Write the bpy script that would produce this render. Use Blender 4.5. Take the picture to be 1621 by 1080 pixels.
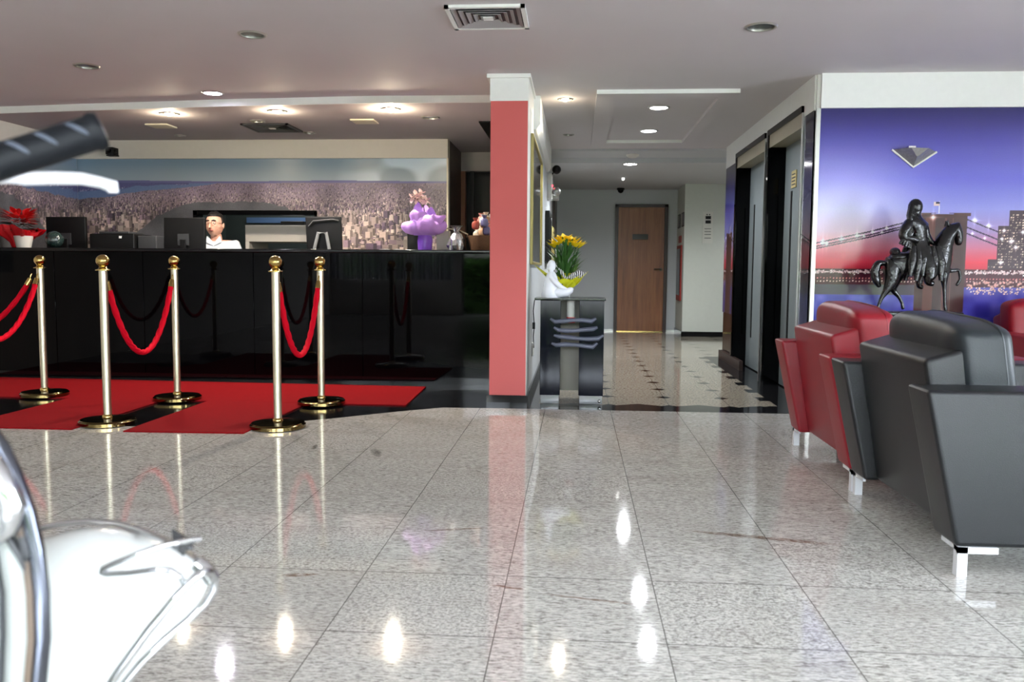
import bpy, bmesh, math, random
import numpy as np
from mathutils import Vector, Matrix
random.seed(7)
PI = math.pi
scn = bpy.context.scene
COL = scn.collection
for _o in list(bpy.data.objects):
    bpy.data.objects.remove(_o)

# ------------------------------------------------------------------ camera
cam_d = bpy.data.cameras.new('camera')
cam_d.sensor_width = 36.0
cam_d.lens = 36.0 * 1350 / 1621
cam_d.clip_start = 0.05
cam_o = bpy.data.objects.new('camera', cam_d)
COL.objects.link(cam_o)
pitch, yaw, roll = math.radians(4.78), math.radians(4.27), math.radians(.42)
fw = Vector((-math.sin(yaw) * math.cos(pitch), math.cos(yaw) * math.cos(pitch), -math.sin(pitch)))
r0 = Vector((math.cos(yaw), math.sin(yaw), 0))
u0 = r0.cross(fw)
rr_ = r0 * math.cos(roll) + u0 * math.sin(roll)
uu_ = u0 * math.cos(roll) - r0 * math.sin(roll)
m3 = Matrix((rr_, uu_, -fw)).transposed()
cam_o.matrix_world = Matrix.Translation((0, 0, .93)) @ m3.to_4x4()
cam_d.dof.use_dof = True
cam_d.dof.focus_distance = 5.2
cam_d.dof.aperture_fstop = 5.0
scn.camera = cam_o

# ------------------------------------------------------------------ world, daylight, exposure
W = bpy.data.worlds.new('world')
scn.world = W
W.use_nodes = True
_bg = W.node_tree.nodes['Background']
_bg.inputs[0].default_value = (.80, .89, 1.0, 1)
_bg.inputs[1].default_value = 33.0


def daylight_portal(loc, rot, sx, sy):
    l = bpy.data.lights.new('window_daylight', 'AREA')
    l.shape = 'RECTANGLE'
    l.size, l.size_y = sx, sy
    l.cycles.is_portal = True
    o = bpy.data.objects.new('window_daylight', l)
    o.location, o.rotation_euler = loc, rot
    COL.objects.link(o)


daylight_portal((1.55, -3.45, 1.08), (math.radians(90), 0, 0), 7.7, 2.16)
daylight_portal((6.25, 1.5, 1.1), (math.radians(90), 0, math.radians(90)), 1.0, 2.1)  # portal for the added opening in the right wall
daylight_portal((-3.65, -3.45, 1.45), (math.radians(90), 0, 0), 2.3, 1.3)
scn.view_settings.view_transform = 'Standard'
scn.view_settings.look = 'None'
scn.view_settings.gamma = 1
scn.view_settings.use_curve_mapping = False
scn.view_settings.exposure = .86
scn.cycles.use_denoising = True
scn.cycles.max_bounces = 10
scn.cycles.diffuse_bounces = 6
scn.cycles.glossy_bounces = 5
scn.cycles.sample_clamp_indirect = 6
scn.cycles.caustics_reflective = False
scn.cycles.caustics_refractive = False


# ------------------------------------------------------------------ materials
def lin(c):
    return tuple((x / 255 / 12.92) if x / 255 <= .04045 else ((x / 255 + .055) / 1.055) ** 2.4 for x in c)


MATS = {}


def mat(name, rgb=(128, 128, 128), rough=.5, metal=0., spec=.5, noise=0., nscale=20., bump=0., bscale=200., coat=0., emit=None, estr=0., trans=0., ior=1.45, alpha=1., sheen=0.):
    if name in MATS:
        return MATS[name]
    m = bpy.data.materials.new(name)
    m.use_nodes = True
    nt = m.node_tree
    b = nt.nodes['Principled BSDF']
    c = lin(rgb)
    b.inputs['Base Color'].default_value = (*c, 1)
    b.inputs['Roughness'].default_value = rough
    b.inputs['Metallic'].default_value = metal
    b.inputs['Specular IOR Level'].default_value = spec
    b.inputs['Coat Weight'].default_value = coat
    b.inputs['Coat Roughness'].default_value = .05
    b.inputs['IOR'].default_value = ior
    b.inputs['Transmission Weight'].default_value = trans
    b.inputs['Alpha'].default_value = alpha
    b.inputs['Sheen Weight'].default_value = sheen
    if emit:
        b.inputs['Emission Color'].default_value = (*lin(emit), 1)
        b.inputs['Emission Strength'].default_value = estr
    tc = nt.nodes.new('ShaderNodeTexCoord')
    n = nt.nodes.new('ShaderNodeTexNoise')
    n.inputs['Scale'].default_value = nscale
    n.inputs['Detail'].default_value = 4
    nt.links.new(tc.outputs['Object'], n.inputs['Vector'])
    mx = nt.nodes.new('ShaderNodeMix')
    mx.data_type = 'RGBA'
    k = noise if noise else .04
    mx.inputs[6].default_value = (*[x * (1 - k) for x in c], 1)
    mx.inputs[7].default_value = (*[min(1, x * (1 + k)) for x in c], 1)
    nt.links.new(n.outputs['Fac'], mx.inputs[0])
    nt.links.new(mx.outputs[2], b.inputs['Base Color'])
    if bump:
        n2 = nt.nodes.new('ShaderNodeTexNoise')
        n2.inputs['Scale'].default_value = bscale
        nt.links.new(tc.outputs['Object'], n2.inputs['Vector'])
        bp = nt.nodes.new('ShaderNodeBump')
        bp.inputs['Strength'].default_value = bump
        bp.inputs['Distance'].default_value = .004
        nt.links.new(n2.outputs['Fac'], bp.inputs['Height'])
        nt.links.new(bp.outputs['Normal'], b.inputs['Normal'])
    MATS[name] = m
    return m


class NB:
    """tiny node builder"""

    def __init__(s, m):
        s.nt = m.node_tree

    def n(s, t, **kw):
        x = s.nt.nodes.new('ShaderNode' + t)
        for k, v in kw.items():
            setattr(x, k, v)
        return x

    def put(s, sock, v):
        if isinstance(v, (int, float)):
            sock.default_value = v
        elif isinstance(v, tuple):
            sock.default_value = v
        else:
            s.nt.links.new(v, sock)

    def math(s, op, a, b=0., c=0.):
        x = s.n('Math', operation=op)
        s.put(x.inputs[0], a)
        s.put(x.inputs[1], b)
        s.put(x.inputs[2], c)
        return x.outputs[0]

    def mix(s, f, a, b):
        x = s.n('Mix', data_type='RGBA')
        s.put(x.inputs[0], f)
        s.put(x.inputs[6], a)
        s.put(x.inputs[7], b)
        return x.outputs[2]

    def noise(s, vec, scale, detail=3., rough=.5):
        x = s.n('TexNoise')
        s.put(x.inputs['Vector'], vec)
        x.inputs['Scale'].default_value = scale
        x.inputs['Detail'].default_value = detail
        x.inputs['Roughness'].default_value = rough
        return x.outputs['Fac']

    def ramp(s, f, lo, hi):
        x = s.n('MapRange')
        s.put(x.inputs[0], f)
        x.inputs[1].default_value = lo
        x.inputs[2].default_value = hi
        return x.outputs[0]

    def scale(s, vec, sc, rot=0.):
        x = s.n('Mapping')
        s.put(x.inputs[0], vec)
        x.inputs['Scale'].default_value = sc
        x.inputs['Rotation'].default_value = (0, 0, rot)
        return x.outputs[0]


def L4(c):
    return (*lin(c), 1.)


def granite_floor():
    m = bpy.data.materials.new('polished_granite_tiles')
    m.use_nodes = True
    g = NB(m)
    b = m.node_tree.nodes['Principled BSDF']
    P = g.n('TexCoord').outputs['Object']
    sp = g.n('SeparateXYZ')
    g.put(sp.inputs[0], P)
    X, Y = sp.outputs[0], sp.outputs[1]
    T = .4357
    tx = g.math('DIVIDE', g.math('ADD', X, 1.504), T)
    ty = g.math('DIVIDE', g.math('SUBTRACT', Y, 2.52), T)
    ix, iy = g.math('FLOOR', tx), g.math('FLOOR', ty)
    fx, fy = g.math('FRACT', tx), g.math('FRACT', ty)
    ex = g.math('MINIMUM', fx, g.math('SUBTRACT', 1., fx))
    ey = g.math('MINIMUM', fy, g.math('SUBTRACT', 1., fy))
    grx = g.math('MULTIPLY', g.math('LESS_THAN', ex, .0036), .8)
    gry = g.math('MULTIPLY', g.math('LESS_THAN', ey, .0048), g.math('ADD', .28, g.math('MULTIPLY', g.math('LESS_THAN', Y, 2.7), .52)))
    grout = g.math('MAXIMUM', grx, gry)
    cmb = g.n('CombineXYZ')
    g.put(cmb.inputs[0], ix)
    g.put(cmb.inputs[1], iy)
    wn = g.n('TexWhiteNoise', noise_dimensions='2D')
    g.put(wn.inputs[0], cmb.outputs[0])
    rnd = wn.outputs[0]
    # each slab has its own cut: shift the pattern per slab
    sh = g.n('VectorMath', operation='MULTIPLY_ADD')
    g.put(sh.inputs[0], wn.outputs[1])
    sh.inputs[1].default_value = (7, 7, 7)
    g.put(sh.inputs[2], P)
    V = sh.outputs[0]
    grain = g.scale(V, (46, 150, 1))
    iso = g.scale(V, (100, 100, 1))
    odd = g.math('GREATER_THAN', rnd, .86)
    # slab at column 5 row -1 / -2 is cut across the grain, as in the photograph
    n1 = g.noise(grain, 1., 7, .78)
    n2 = g.noise(iso, 1., 7, .75)
    f1 = g.n('Mix', data_type='FLOAT')
    g.put(f1.inputs[0], odd)
    g.put(f1.inputs[2], n1)
    g.put(f1.inputs[3], n2)
    f = f1.outputs[0]
    base = g.mix(g.ramp(f, .39, .57), L4((148, 145, 139)), L4((216, 214, 207)))
    fine = g.noise(g.scale(V, (34, 130, 1)), 1., 6, .8)
    base = g.mix(g.math('MULTIPLY', g.ramp(fine, .54, .60), .8), base, L4((84, 80, 74)))
    cloud = g.noise(g.scale(V, (2.5, 6, 1)), 1., 3)
    base = g.mix(g.math('MULTIPLY', g.ramp(cloud, .45, .8), .35), base, L4((150, 142, 134)))
    # rusty veins
    vein = None
    for (vx, vy, a, sx, sy, col) in [(.66, 2.98, -.22, .30, .022, 0), (-.42, 2.97, .25, .13, .010, 0), (-.83, 2.47, .2, .07, .016, 0), (-.19, 2.43, -.25, .06, .010, 0),
                                     (.05, 2.36, -.2, .16, .008, 0), (-1.0, 4.2, -1.2, .10, .03, 1), (-1.35, 4.3, -1.4, .08, .015, 1)]:
        dx = g.math('SUBTRACT', X, vx)
        dy = g.math('SUBTRACT', Y, vy)
        ca, sa = math.cos(a), math.sin(a)
        p = g.math('ADD', g.math('MULTIPLY', dx, ca / sx), g.math('MULTIPLY', dy, sa / sx))
        q = g.math('ADD', g.math('MULTIPLY', dx, -sa / sy), g.math('MULTIPLY', dy, ca / sy))
        d = g.math('ADD', g.math('MULTIPLY', p, p), g.math('MULTIPLY', q, q))
        k = g.math('MULTIPLY', g.ramp(d, 1., .2), g.ramp(g.noise(g.scale(P, (30, 200, 1), .2), 1., 4, .7), .40, .56))
        base = g.mix(g.math('MULTIPLY', k, .95), base, L4((104, 66, 34) if col == 0 else (50, 44, 40)))
    base = g.mix(grout, base, L4((70, 67, 64)))
    g.put(b.inputs['Base Color'], base)
    b.inputs['Roughness'].default_value = .05
    wav = g.noise(g.scale(P, (7, 7, 1)), 1., 2)
    bp = g.n('Bump')
    bp.inputs['Strength'].default_value = .018
    bp.inputs['Distance'].default_value = .004
    g.put(bp.inputs['Height'], g.math('SUBTRACT', wav, g.math('MULTIPLY', grout, .4)))
    g.put(b.inputs['Normal'], bp.outputs[0])
    b.inputs['Specular IOR Level'].default_value = .75
    return m


def corridor_floor():
    m = bpy.data.materials.new('beige_granite_with_black_insets')
    m.use_nodes = True
    g = NB(m)
    b = m.node_tree.nodes['Principled BSDF']
    P = g.n('TexCoord').outputs['Object']
    sp = g.n('SeparateXYZ')
    g.put(sp.inputs[0], P)
    X, Y = sp.outputs[0], sp.outputs[1]

    def cell(v, off, T=.42):
        t = g.math('FRACT', g.math('ADD', g.math('DIVIDE', g.math('SUBTRACT', v, off), T), 100.5))
        return g.math('MULTIPLY', g.math('ABSOLUTE', g.math('SUBTRACT', t, .5)), T)
    dx, dy = cell(X, .653, .417), cell(Y, 6.297, .42)
    dia = g.math('LESS_THAN', g.math('ADD', dx, dy), .058)
    hx = g.math('SUBTRACT', .2085, dx)
    hy = g.math('SUBTRACT', .21, dy)
    n = g.noise(g.scale(P, (60, 60, 1)), 1., 4, .65)
    base = g.mix(g.ramp(n, .35, .65), L4((122, 114, 100)), L4((184, 176, 160)))
    line = g.math('LESS_THAN', g.math('MINIMUM', dx, dy), .0022)
    base = g.mix(g.math('MULTIPLY', line, .5), base, L4((70, 66, 58)))
    # dark border with toothed edge by the lifts and by the left wall
    tooth = g.math('MULTIPLY', g.math('LESS_THAN', dy, .09), .07)
    right = g.math('GREATER_THAN', g.math('ADD', X, tooth), 1.40)
    left = g.math('LESS_THAN', X, -.25)
    far = g.math('GREATER_THAN', Y, 12.5)
    blk = g.math('MAXIMUM', g.math('MAXIMUM', dia, g.math('MULTIPLY', right, g.math('LESS_THAN', Y, 9.4))), left)
    blk = g.math('MAXIMUM', blk, g.math('LESS_THAN', g.math('ADD', Y, g.math('MULTIPLY', dx, -.5)), 5.86))
    base = g.mix(blk, base, L4((24, 24, 26)))
    g.put(b.inputs['Base Color'], base)
    b.inputs['Roughness'].default_value = .08
    b.inputs['Specular IOR Level'].default_value = .22
    return m


def wood(name, c1, c2, vert=True):
    m = bpy.data.materials.new(name)
    m.use_nodes = True
    g = NB(m)
    b = m.node_tree.nodes['Principled BSDF']
    P = g.n('TexCoord').outputs['Object']
    V = g.scale(P, (22, 22, 1.6) if vert else (2, 22, 22))
    n = g.noise(V, 1., 6, .65)
    g.put(b.inputs['Base Color'], g.mix(g.ramp(n, .3, .7), L4(c1), L4(c2)))
    b.inputs['Roughness'].default_value = .38
    return m


M_white = mat('white_paint', (226, 226, 222), .6, bump=.05, bscale=300)
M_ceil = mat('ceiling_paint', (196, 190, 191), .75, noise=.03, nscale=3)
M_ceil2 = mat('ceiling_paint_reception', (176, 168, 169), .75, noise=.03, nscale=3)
M_corr = mat('corridor_wall_paint', (188, 192, 194), .6, noise=.03, nscale=2)
M_beige = mat('beige_paint', (206, 200, 192), .65)
M_red = mat('coral_red_paint', (193, 88, 86), .55, noise=.03, nscale=4)
M_blackgr = mat('black_granite', (9, 9, 11), .06, noise=.3, nscale=80, spec=.35)
M_blackfl = mat('black_granite_floor', (14, 14, 16), .14, noise=.35, nscale=90, spec=.3)
M_blackgl = mat('black_glass', (3, 3, 4), .03, spec=.10)
M_blackpl = mat('black_plastic', (9, 9, 10), .45, spec=.3)
M_dkgrey = mat('dark_grey_plastic', (48, 49, 51), .45)
M_grey = mat('grey_plastic', (120, 122, 124), .45)
M_chrome = mat('chrome', (205, 206, 208), .08, metal=1)
M_leg = mat('satin_chrome', (204, 205, 208), .5, metal=.0, spec=.4)
M_alu = mat('brushed_aluminium', (190, 190, 188), .3, metal=1)
M_brass = mat('polished_brass', (184, 158, 96), .16, metal=1)
M_pole = mat('brushed_brass_pole', (196, 190, 166), .33, metal=1)
M_carpet = mat('red_carpet', (126, 12, 18), .95, spec=.1, noise=.18, nscale=60, bump=.5, bscale=500)
M_rope = mat('red_velvet', (200, 8, 34), .85, noise=.15, nscale=200, spec=.1)
M_lbr = mat('red_leather', (134, 14, 30), .36, noise=.08, nscale=9, bump=.25, bscale=420)
M_lbb = mat('black_leather', (17, 19, 22), .36, noise=.1, nscale=9, bump=.25, bscale=420)
M_lbp = mat('charcoal_leather', (27, 33, 37), .36, noise=.12, nscale=9, bump=.25, bscale=420)
M_bronze = mat('dark_bronze', (14, 14, 14), .24, spec=.7, noise=.3, nscale=30, bump=1., bscale=45)
M_door = wood('oak_veneer', (112, 68, 40), (160, 104, 64))
M_dkwood = wood('dark_wood', (34, 20, 16), (54, 32, 24))
M_orwood = wood('orange_wood', (112, 62, 30), (140, 82, 44))
M_granite = granite_floor()
M_corfl = corridor_floor()


# ------------------------------------------------------------------ mesh helpers
class MB:
    def __init__(s):
        s.v, s.f, s.mi = [], [], []
        s.k = 0

    def add(s, vs, fs):
        o = len(s.v)
        s.v += [tuple(p) for p in vs]
        s.f += [tuple(o + i for i in f) for f in fs]
        s.mi += [s.k] * len(fs)
        return s

    def box(s, a, b):
        (x0, y0, z0), (x1, y1, z1) = a, b
        return s.add([(x0, y0, z0), (x1, y0, z0), (x1, y1, z0), (x0, y1, z0), (x0, y0, z1), (x1, y0, z1), (x1, y1, z1), (x0, y1, z1)],
                     [(0, 3, 2, 1), (4, 5, 6, 7), (0, 1, 5, 4), (1, 2, 6, 5), (2, 3, 7, 6), (3, 0, 4, 7)])

    def prism(s, poly, axis, a, b):
        """poly in the two other axes (in x,y,z order), extruded along axis from a to b"""
        def P(p, t):
            return {'x': (t, p[0], p[1]), 'y': (p[0], t, p[1]), 'z': (p[0], p[1], t)}[axis]
        n = len(poly)
        vs = [P(p, a) for p in poly] + [P(p, b) for p in poly]
        fs = [tuple(range(n))[::-1], tuple(range(n, 2 * n))] + [(i, (i + 1) % n, n + (i + 1) % n, n + i) for i in range(n)]
        return s.add(vs, fs)

    def tube(s, pts, r, n=10, cap=True, closed=False, twist=0, lob=0, lamp=0.):
        pts = [Vector(p) for p in pts]
        N = len(pts)
        R = r if isinstance(r, (list, tuple)) else [r] * N
        vs, fs = [], []
        up = None
        for i, p in enumerate(pts):
            if closed:
                t = pts[(i + 1) % N] - pts[i - 1]
            else:
                t = pts[min(i + 1, N - 1)] - pts[max(i - 1, 0)]
            t.normalize()
            if up is None:
                up = Vector((0, 0, 1)) if abs(t.z) < .9 else Vector((1, 0, 0))
            a = t.cross(up)
            if a.length < 1e-6:
                a = t.orthogonal()
            a.normalize()
            b = a.cross(t)
            up = b
            for k in range(n):
                th = 2 * PI * k / n
                rad = R[i] * (1 + lamp * math.cos(lob * (th - twist * i)))
                vs.append(p + (a * math.cos(th) + b * math.sin(th)) * rad)
        for i in range(N if closed else N - 1):
            for k in range(n):
                fs.append((i * n + k, ((i + 1) % N) * n + k, ((i + 1) % N) * n + (k + 1) % n, i * n + (k + 1) % n))
        if cap and not closed:
            fs.append(tuple(range(n)))
            fs.append(tuple(range((N - 1) * n, N * n))[::-1])
        return s.add(vs, fs)

    def lathe(s, prof, c=(0, 0, 0), n=32, axis='z', mod=None):
        vs, fs = [], []
        cx, cy, cz = c
        for i, (r, z) in enumerate(prof):
            for k in range(n):
                th = 2 * PI * k / n
                q = r * (mod(th, i) if mod else 1)
                x, y = q * math.cos(th), q * math.sin(th)
                if axis == 'z':
                    vs.append((cx + x, cy + y, cz + z))
                elif axis == 'y':
                    vs.append((cx + x, cy + z, cz + y))
                else:
                    vs.append((cx + z, cy + x, cz + y))
        N = len(prof)
        for i in range(N - 1):
            for k in range(n):
                fs.append((i * n + k, i * n + (k + 1) % n, (i + 1) * n + (k + 1) % n, (i + 1) * n + k))
        if prof[0][0] > 1e-5 and not mod:
            fs.append(tuple(range(n))[::-1])
        if prof[-1][0] > 1e-5 and not mod:
            fs.append(tuple(range((N - 1) * n, N * n)))
        return s.add(vs, fs)

    def ball(s, c, r, n=16, m=10, e=1., squash=None):
        """superellipsoid; r may be a triple, e<1 makes it boxier"""
        if not isinstance(r, (tuple, list)):
            r = (r, r, r)

        def sp(x):
            return math.copysign(abs(x) ** e, x)
        vs, fs = [], []
        for i in range(m + 1):
            ph = -PI / 2 + PI * i / m
            for k in range(n):
                th = 2 * PI * k / n
                x, y, z = sp(math.cos(ph)) * sp(math.cos(th)), sp(math.cos(ph)) * sp(math.sin(th)), sp(math.sin(ph))
                if squash:
                    x, y, z = squash(x, y, z)
                vs.append((c[0] + r[0] * x, c[1] + r[1] * y, c[2] + r[2] * z))
        for i in range(m):
            for k in range(n):
                fs.append((i * n + k, i * n + (k + 1) % n, (i + 1) * n + (k + 1) % n, (i + 1) * n + k))
        return s.add(vs, fs)

    def build(s, name, m, parent=None, bevel=0., seg=3, smooth=True, ang=40, subsurf=0, weld=False):
        me = bpy.data.meshes.new(name)
        me.from_pydata(s.v, [], s.f)
        for mm in (m if isinstance(m, (list, tuple)) else [m]):
            me.materials.append(mm)
        me.polygons.foreach_set('material_index', s.mi)
        bm = bmesh.new()
        bm.from_mesh(me)
        if weld:
            bmesh.ops.remove_doubles(bm, verts=bm.verts, dist=1e-5)
        bmesh.ops.recalc_face_normals(bm, faces=bm.faces)
        if bevel:
            es = [e for e in bm.edges if len(e.link_faces) == 2 and e.calc_face_angle(0) > math.radians(25)]
            bmesh.ops.bevel(bm, geom=es, offset=bevel, segments=seg, profile=.6, affect='EDGES', clamp_overlap=True)
        bm.to_mesh(me)
        bm.free()
        if smooth:
            me.shade_smooth()
            me.set_sharp_from_angle(angle=math.radians(ang))
        o = bpy.data.objects.new(name, me)
        COL.objects.link(o)
        if parent:
            o.parent = parent
            o.matrix_parent_inverse = Matrix.Identity(4)
            o.location = -Vector(parent.location) if parent.get('_abs') else (0, 0, 0)
            if parent.get('_abs2'):
                o.location = -Vector(parent['_abs2'])
        if subsurf:
            md = o.modifiers.new('sub', 'SUBSURF')
            md.levels = md.render_levels = subsurf
        return o


ABS = {}


def thing(name, label, cat, loc=(0, 0, 0), rz=0, group=None, absolute=False):
    """Empty at the thing's base. absolute=True: part meshes are given in world metres."""
    o = bpy.data.objects.new(name, None)
    COL.objects.link(o)
    o.empty_display_size = .1
    o.location = loc
    o.rotation_euler = (0, 0, rz)
    o['label'] = label
    o['category'] = cat
    if group:
        o['group'] = group
    if absolute:
        ABS[o.name] = Vector(loc)
    return o


def part(mb, name, m, parent, label=None, **kw):
    o = mb.build(name, m, None, **kw)
    o.parent = parent
    root = parent
    if parent.name in ABS:
        o.location = -ABS[parent.name]
    if label:
        o['label'] = label
    return o


def single(mb, name, m, label, cat, group=None, **kw):
    o = mb.build(name, m, None, **kw)
    o['label'] = label
    o['category'] = cat
    if group:
        o['group'] = group
    return o


def struct(mb, name, m, **kw):
    kw.setdefault('smooth', False)
    o = mb.build(name, m, None, **kw)
    o['kind'] = 'structure'
    return o


def copy_tree(o, parent=None):
    c = o.copy()
    COL.objects.link(c)
    c.parent = parent
    for ch in [x for x in list(bpy.data.objects) if x.parent == o]:
        copy_tree(ch, c)
    return c


def skin(name, verts, edges, m, parent, sub=2, root=0, label=None, smooth_sub=True):
    """verts: list of (x,y,z,rx[,ry])"""
    me = bpy.data.meshes.new(name)
    me.from_pydata([v[:3] for v in verts], edges, [])
    o = bpy.data.objects.new(name, me)
    COL.objects.link(o)
    me.materials.append(m)
    md = o.modifiers.new('skin', 'SKIN')
    if not me.skin_vertices:
        me.skin_vertices.new() if hasattr(me.skin_vertices, 'new') else None
    sv = me.skin_vertices[0].data
    for i, v in enumerate(verts):
        sv[i].radius = (v[3], v[4] if len(v) > 4 else v[3])
        sv[i].use_root = (i == root)
    md.use_smooth_shade = True
    ss = o.modifiers.new('sub', 'SUBSURF')
    ss.levels = ss.render_levels = sub
    bpy.context.view_layer.update()
    dg = bpy.context.evaluated_depsgraph_get()
    nm = bpy.data.meshes.new_from_object(o.evaluated_get(dg))
    o.modifiers.clear()
    o.data = nm
    nm.name = name
    nm.shade_smooth()
    if parent:
        o.parent = parent
        if parent.name in ABS:
            o.location = -ABS[parent.name]
    if label:
        o['label'] = label
    return o


def cut_holes(o, holes):
    """holes: (x, y, r, z0, z1) cylinders or ('box', a, b) removed from a solid, applied to its mesh"""
    mb = MB()
    for h in holes:
        if h[0] == 'box':
            mb.box(h[1], h[2])
        else:
            x, y, r, z0, z1 = h
            mb.lathe([(r, z0), (r, z1)], (x, y, 0), 28)
    c = mb.build('cutter', M_white, smooth=False)
    md = o.modifiers.new('b', 'BOOLEAN')
    md.object = c
    md.solver = 'EXACT'
    md.operation = 'DIFFERENCE'
    bpy.context.view_layer.update()
    dg = bpy.context.evaluated_depsgraph_get()
    nm = bpy.data.meshes.new_from_object(o.evaluated_get(dg))
    o.modifiers.clear()
    o.data = nm
    cm = c.data
    bpy.data.objects.remove(c)
    bpy.data.meshes.remove(cm)


# ------------------------------------------------------------------ shell
ZC, Z2, Z3 = 2.229, 2.180, 2.150      # lobby, reception and far corridor ceilings
XW, XE = -.335, 1.57                  # corridor wall left, lift wall right
YM = 5.88                             # bridge mural wall
fl = MB()
edge = [(-.45, 5.66), (-.887, 5.64), (-1.15, 5.45), (-1.52, 5.13), (-1.80, 4.93), (-2.2, 4.80), (-2.6, 4.75), (-3.3, 4.72), (-6.2, 4.72)]
fl.k = 0
fl.prism([(-6.2, -3.6), (6.2, -3.6), (6.2, 6.0), (XE, 6.0), (XE, 5.66)] + edge, 'z', -.1, 0)
fl.k = 1
fl.prism(edge[::-1] + [(-.45, 9.6), (-6.2, 9.6)], 'z', -.1, 0)
fl.k = 2
fl.prism([(-.45, 5.66), (XE, 5.66), (XE, 6.0), (XE + .4, 6.0), (XE + .4, 9.25), (4.3, 9.25), (4.3, 13.3), (-.45, 13.3)], 'z', -.1, 0)
struct(fl, 'floor', [M_granite, M_blackfl, M_corfl])

# ceiling: lobby slab, reception slab, far corridor slab
ce = MB()
cedge = [(-.45, 6.50), (-1.6, 6.50), (-2.7, 6.58), (-3.8, 6.70), (-6.2, 6.98)]
ce.k = 0
ce.prism([(-6.2, -3.6), (6.2, -3.6), (6.2, 6.0), (XE + .3, 6.0), (XE + .3, 9.33), (-.45, 9.33)] + cedge, 'z', ZC, ZC + .25)
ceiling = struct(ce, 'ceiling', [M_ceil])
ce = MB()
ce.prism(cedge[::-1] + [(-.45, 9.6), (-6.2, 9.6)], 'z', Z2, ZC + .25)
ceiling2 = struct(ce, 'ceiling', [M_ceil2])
ce = MB()
ce.box((-.45, 9.33, ZC - .022), (4.2, 9.9, ZC + .25))
M_ceil3 = mat('ceiling_paint_corridor', (188, 188, 190), .75)
struct(ce, 'ceiling', [M_ceil3])
ceiling3 = struct(MB().box((-.45, 9.9, Z3), (4.3, 13.3, ZC + .25)), 'ceiling', [M_ceil3])
# white lip painting the daylight on the step between the lobby and reception ceilings
lip = MB()
lp = [(-.59, 6.485), (-1.6, 6.485), (-2.7, 6.565), (-3.8, 6.685), (-5.0, 6.83)]
lip.prism(lp + [(x, y - .02) for x, y in lp[::-1]], 'z', Z2 - .004, ZC)
struct(lip, 'trim_lit_lip', M_white)
# dropped frame on the corridor ceiling
tr = MB()
for a, b in (((.13, 6.32), (1.15, 6.50)), ((.13, 8.72), (1.15, 8.85)), ((.13, 6.50), (.28, 8.72)), ((1.03, 6.50), (1.15, 8.72))):
    tr.box((a[0], a[1], ZC - .028), (b[0], b[1], ZC + .002))
struct(tr, 'trim_2', M_ceil)
struct(MB().box((.13, 6.312, ZC - .029), (1.15, 6.322, ZC)).box((.28, 8.712, ZC - .029), (1.03, 8.722, ZC)), 'trim_lit_faces', M_white)  # white strips paint the brightness of the frame's lit faces

# left corridor wall, pillar
w = MB().box((XW - .115, 6.0, 0), (XW, 13.14, ZC))
struct(w, 'wall_left', M_corr)
pl = MB()
pl.k = 0
pl.box((-.588, 5.80, .07), (-.338, 6.02, 2.055))
pl.k = 1
pl.box((-.592, 5.795, 2.055), (-.334, 6.5, ZC - .025))
pl.box((-.612, 5.775, ZC - .025), (-.320, 6.5, ZC + .002))
pl.box((-.338, 5.802, .07), (-.3345, 6.02, 2.055))
pl.k = 2
pl.box((-.606, 5.785, 0), (-.325, 6.03, .07))
struct(pl, 'wall_pillar', [M_red, M_white, M_blackgr])
struct(MB().box((XW, 6.03, 0), (XW + .012, 13.14, .07)), 'baseboard_left', M_blackgr)
# white light valance high on the corridor wall
struct(MB().prism([(XW, 1.98), (XW + .02, 1.98), (XW + .05, 2.02), (XW + .05, ZC), (XW, ZC)], 'y', 6.5, 9.3), 'trim_3', M_white)

# far corridor wall, block and side room
struct(MB().box((-.45, 13.14, 0), (4.2, 13.3, ZC)), 'wall_back', M_corr)
bl = MB()
bl.box((1.51, 12.27, 0), (4.2, 13.14, ZC - .05))
struct(bl, 'wall_block', mat('corridor_block_paint', (196, 200, 190), .6))
struct(MB().box((1.497, 12.257, 0), (4.2, 12.27, .07)).box((1.497, 12.27, 0), (1.51, 13.14, .07)), 'baseboard_block', M_blackgr)
struct(MB().box((-.323, 13.127, 0), (.57, 13.14, .03)).box((1.37, 13.127, 0), (1.497, 13.14, .03)), 'baseboard_back', M_alu)
struct(MB().box((4.2, 9.2, 0), (4.3, 13.3, ZC)), 'wall_side_room', M_corr)

# bridge mural wall and lobby shell
struct(MB().box((XE, YM, 0), (6.2, YM + .12, ZC)), 'wall_mural', M_white)
struct(MB().box((XE + .02, YM - .03, 2.005), (6.2, YM, ZC)), 'trim_4', M_white)
struct(MB().box((XE - .004, YM - .02, 0), (XE + .022, YM, 2.005)), 'trim_5', M_alu)
struct(MB().box((6.2, 2.0, 0), (6.3, 6.1, ZC + .2)).box((6.2, -3.6, 0), (6.3, 1.0, ZC + .2)).box((6.2, 1.0, 2.15), (6.3, 2.0, ZC + .2)), 'wall_right', M_white)
_w = MB()
for _y in (1.0, 1.96):
    _w.box((6.2, _y, 0), (6.26, _y + .04, 2.15))
struct(_w, 'added_window', M_blackpl)  # window added in the right wall to brighten the lounge
struct(MB().box((XE + .3, 6.0, 0), (6.3, 9.25, ZC + .25)), 'wall_shaft_seal', M_corr)  # unseen block added behind the lifts to keep sky light out
struct(MB().box((-5.15, -3.6, 0), (-5.0, 9.7, ZC + .1)), 'wall_left', M_beige)
struct(MB().box((-5.0, 9.6, 0), (XW - .115, 9.7, ZC + .1)), 'wall_rear_seal', M_corr)  # unseen wall added to stop sky light leaking into hall and office
struct(MB().box((XE + .02, YM - .016, 0), (6.2, YM, .08)), 'baseboard_mural', M_blackgr)

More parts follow.
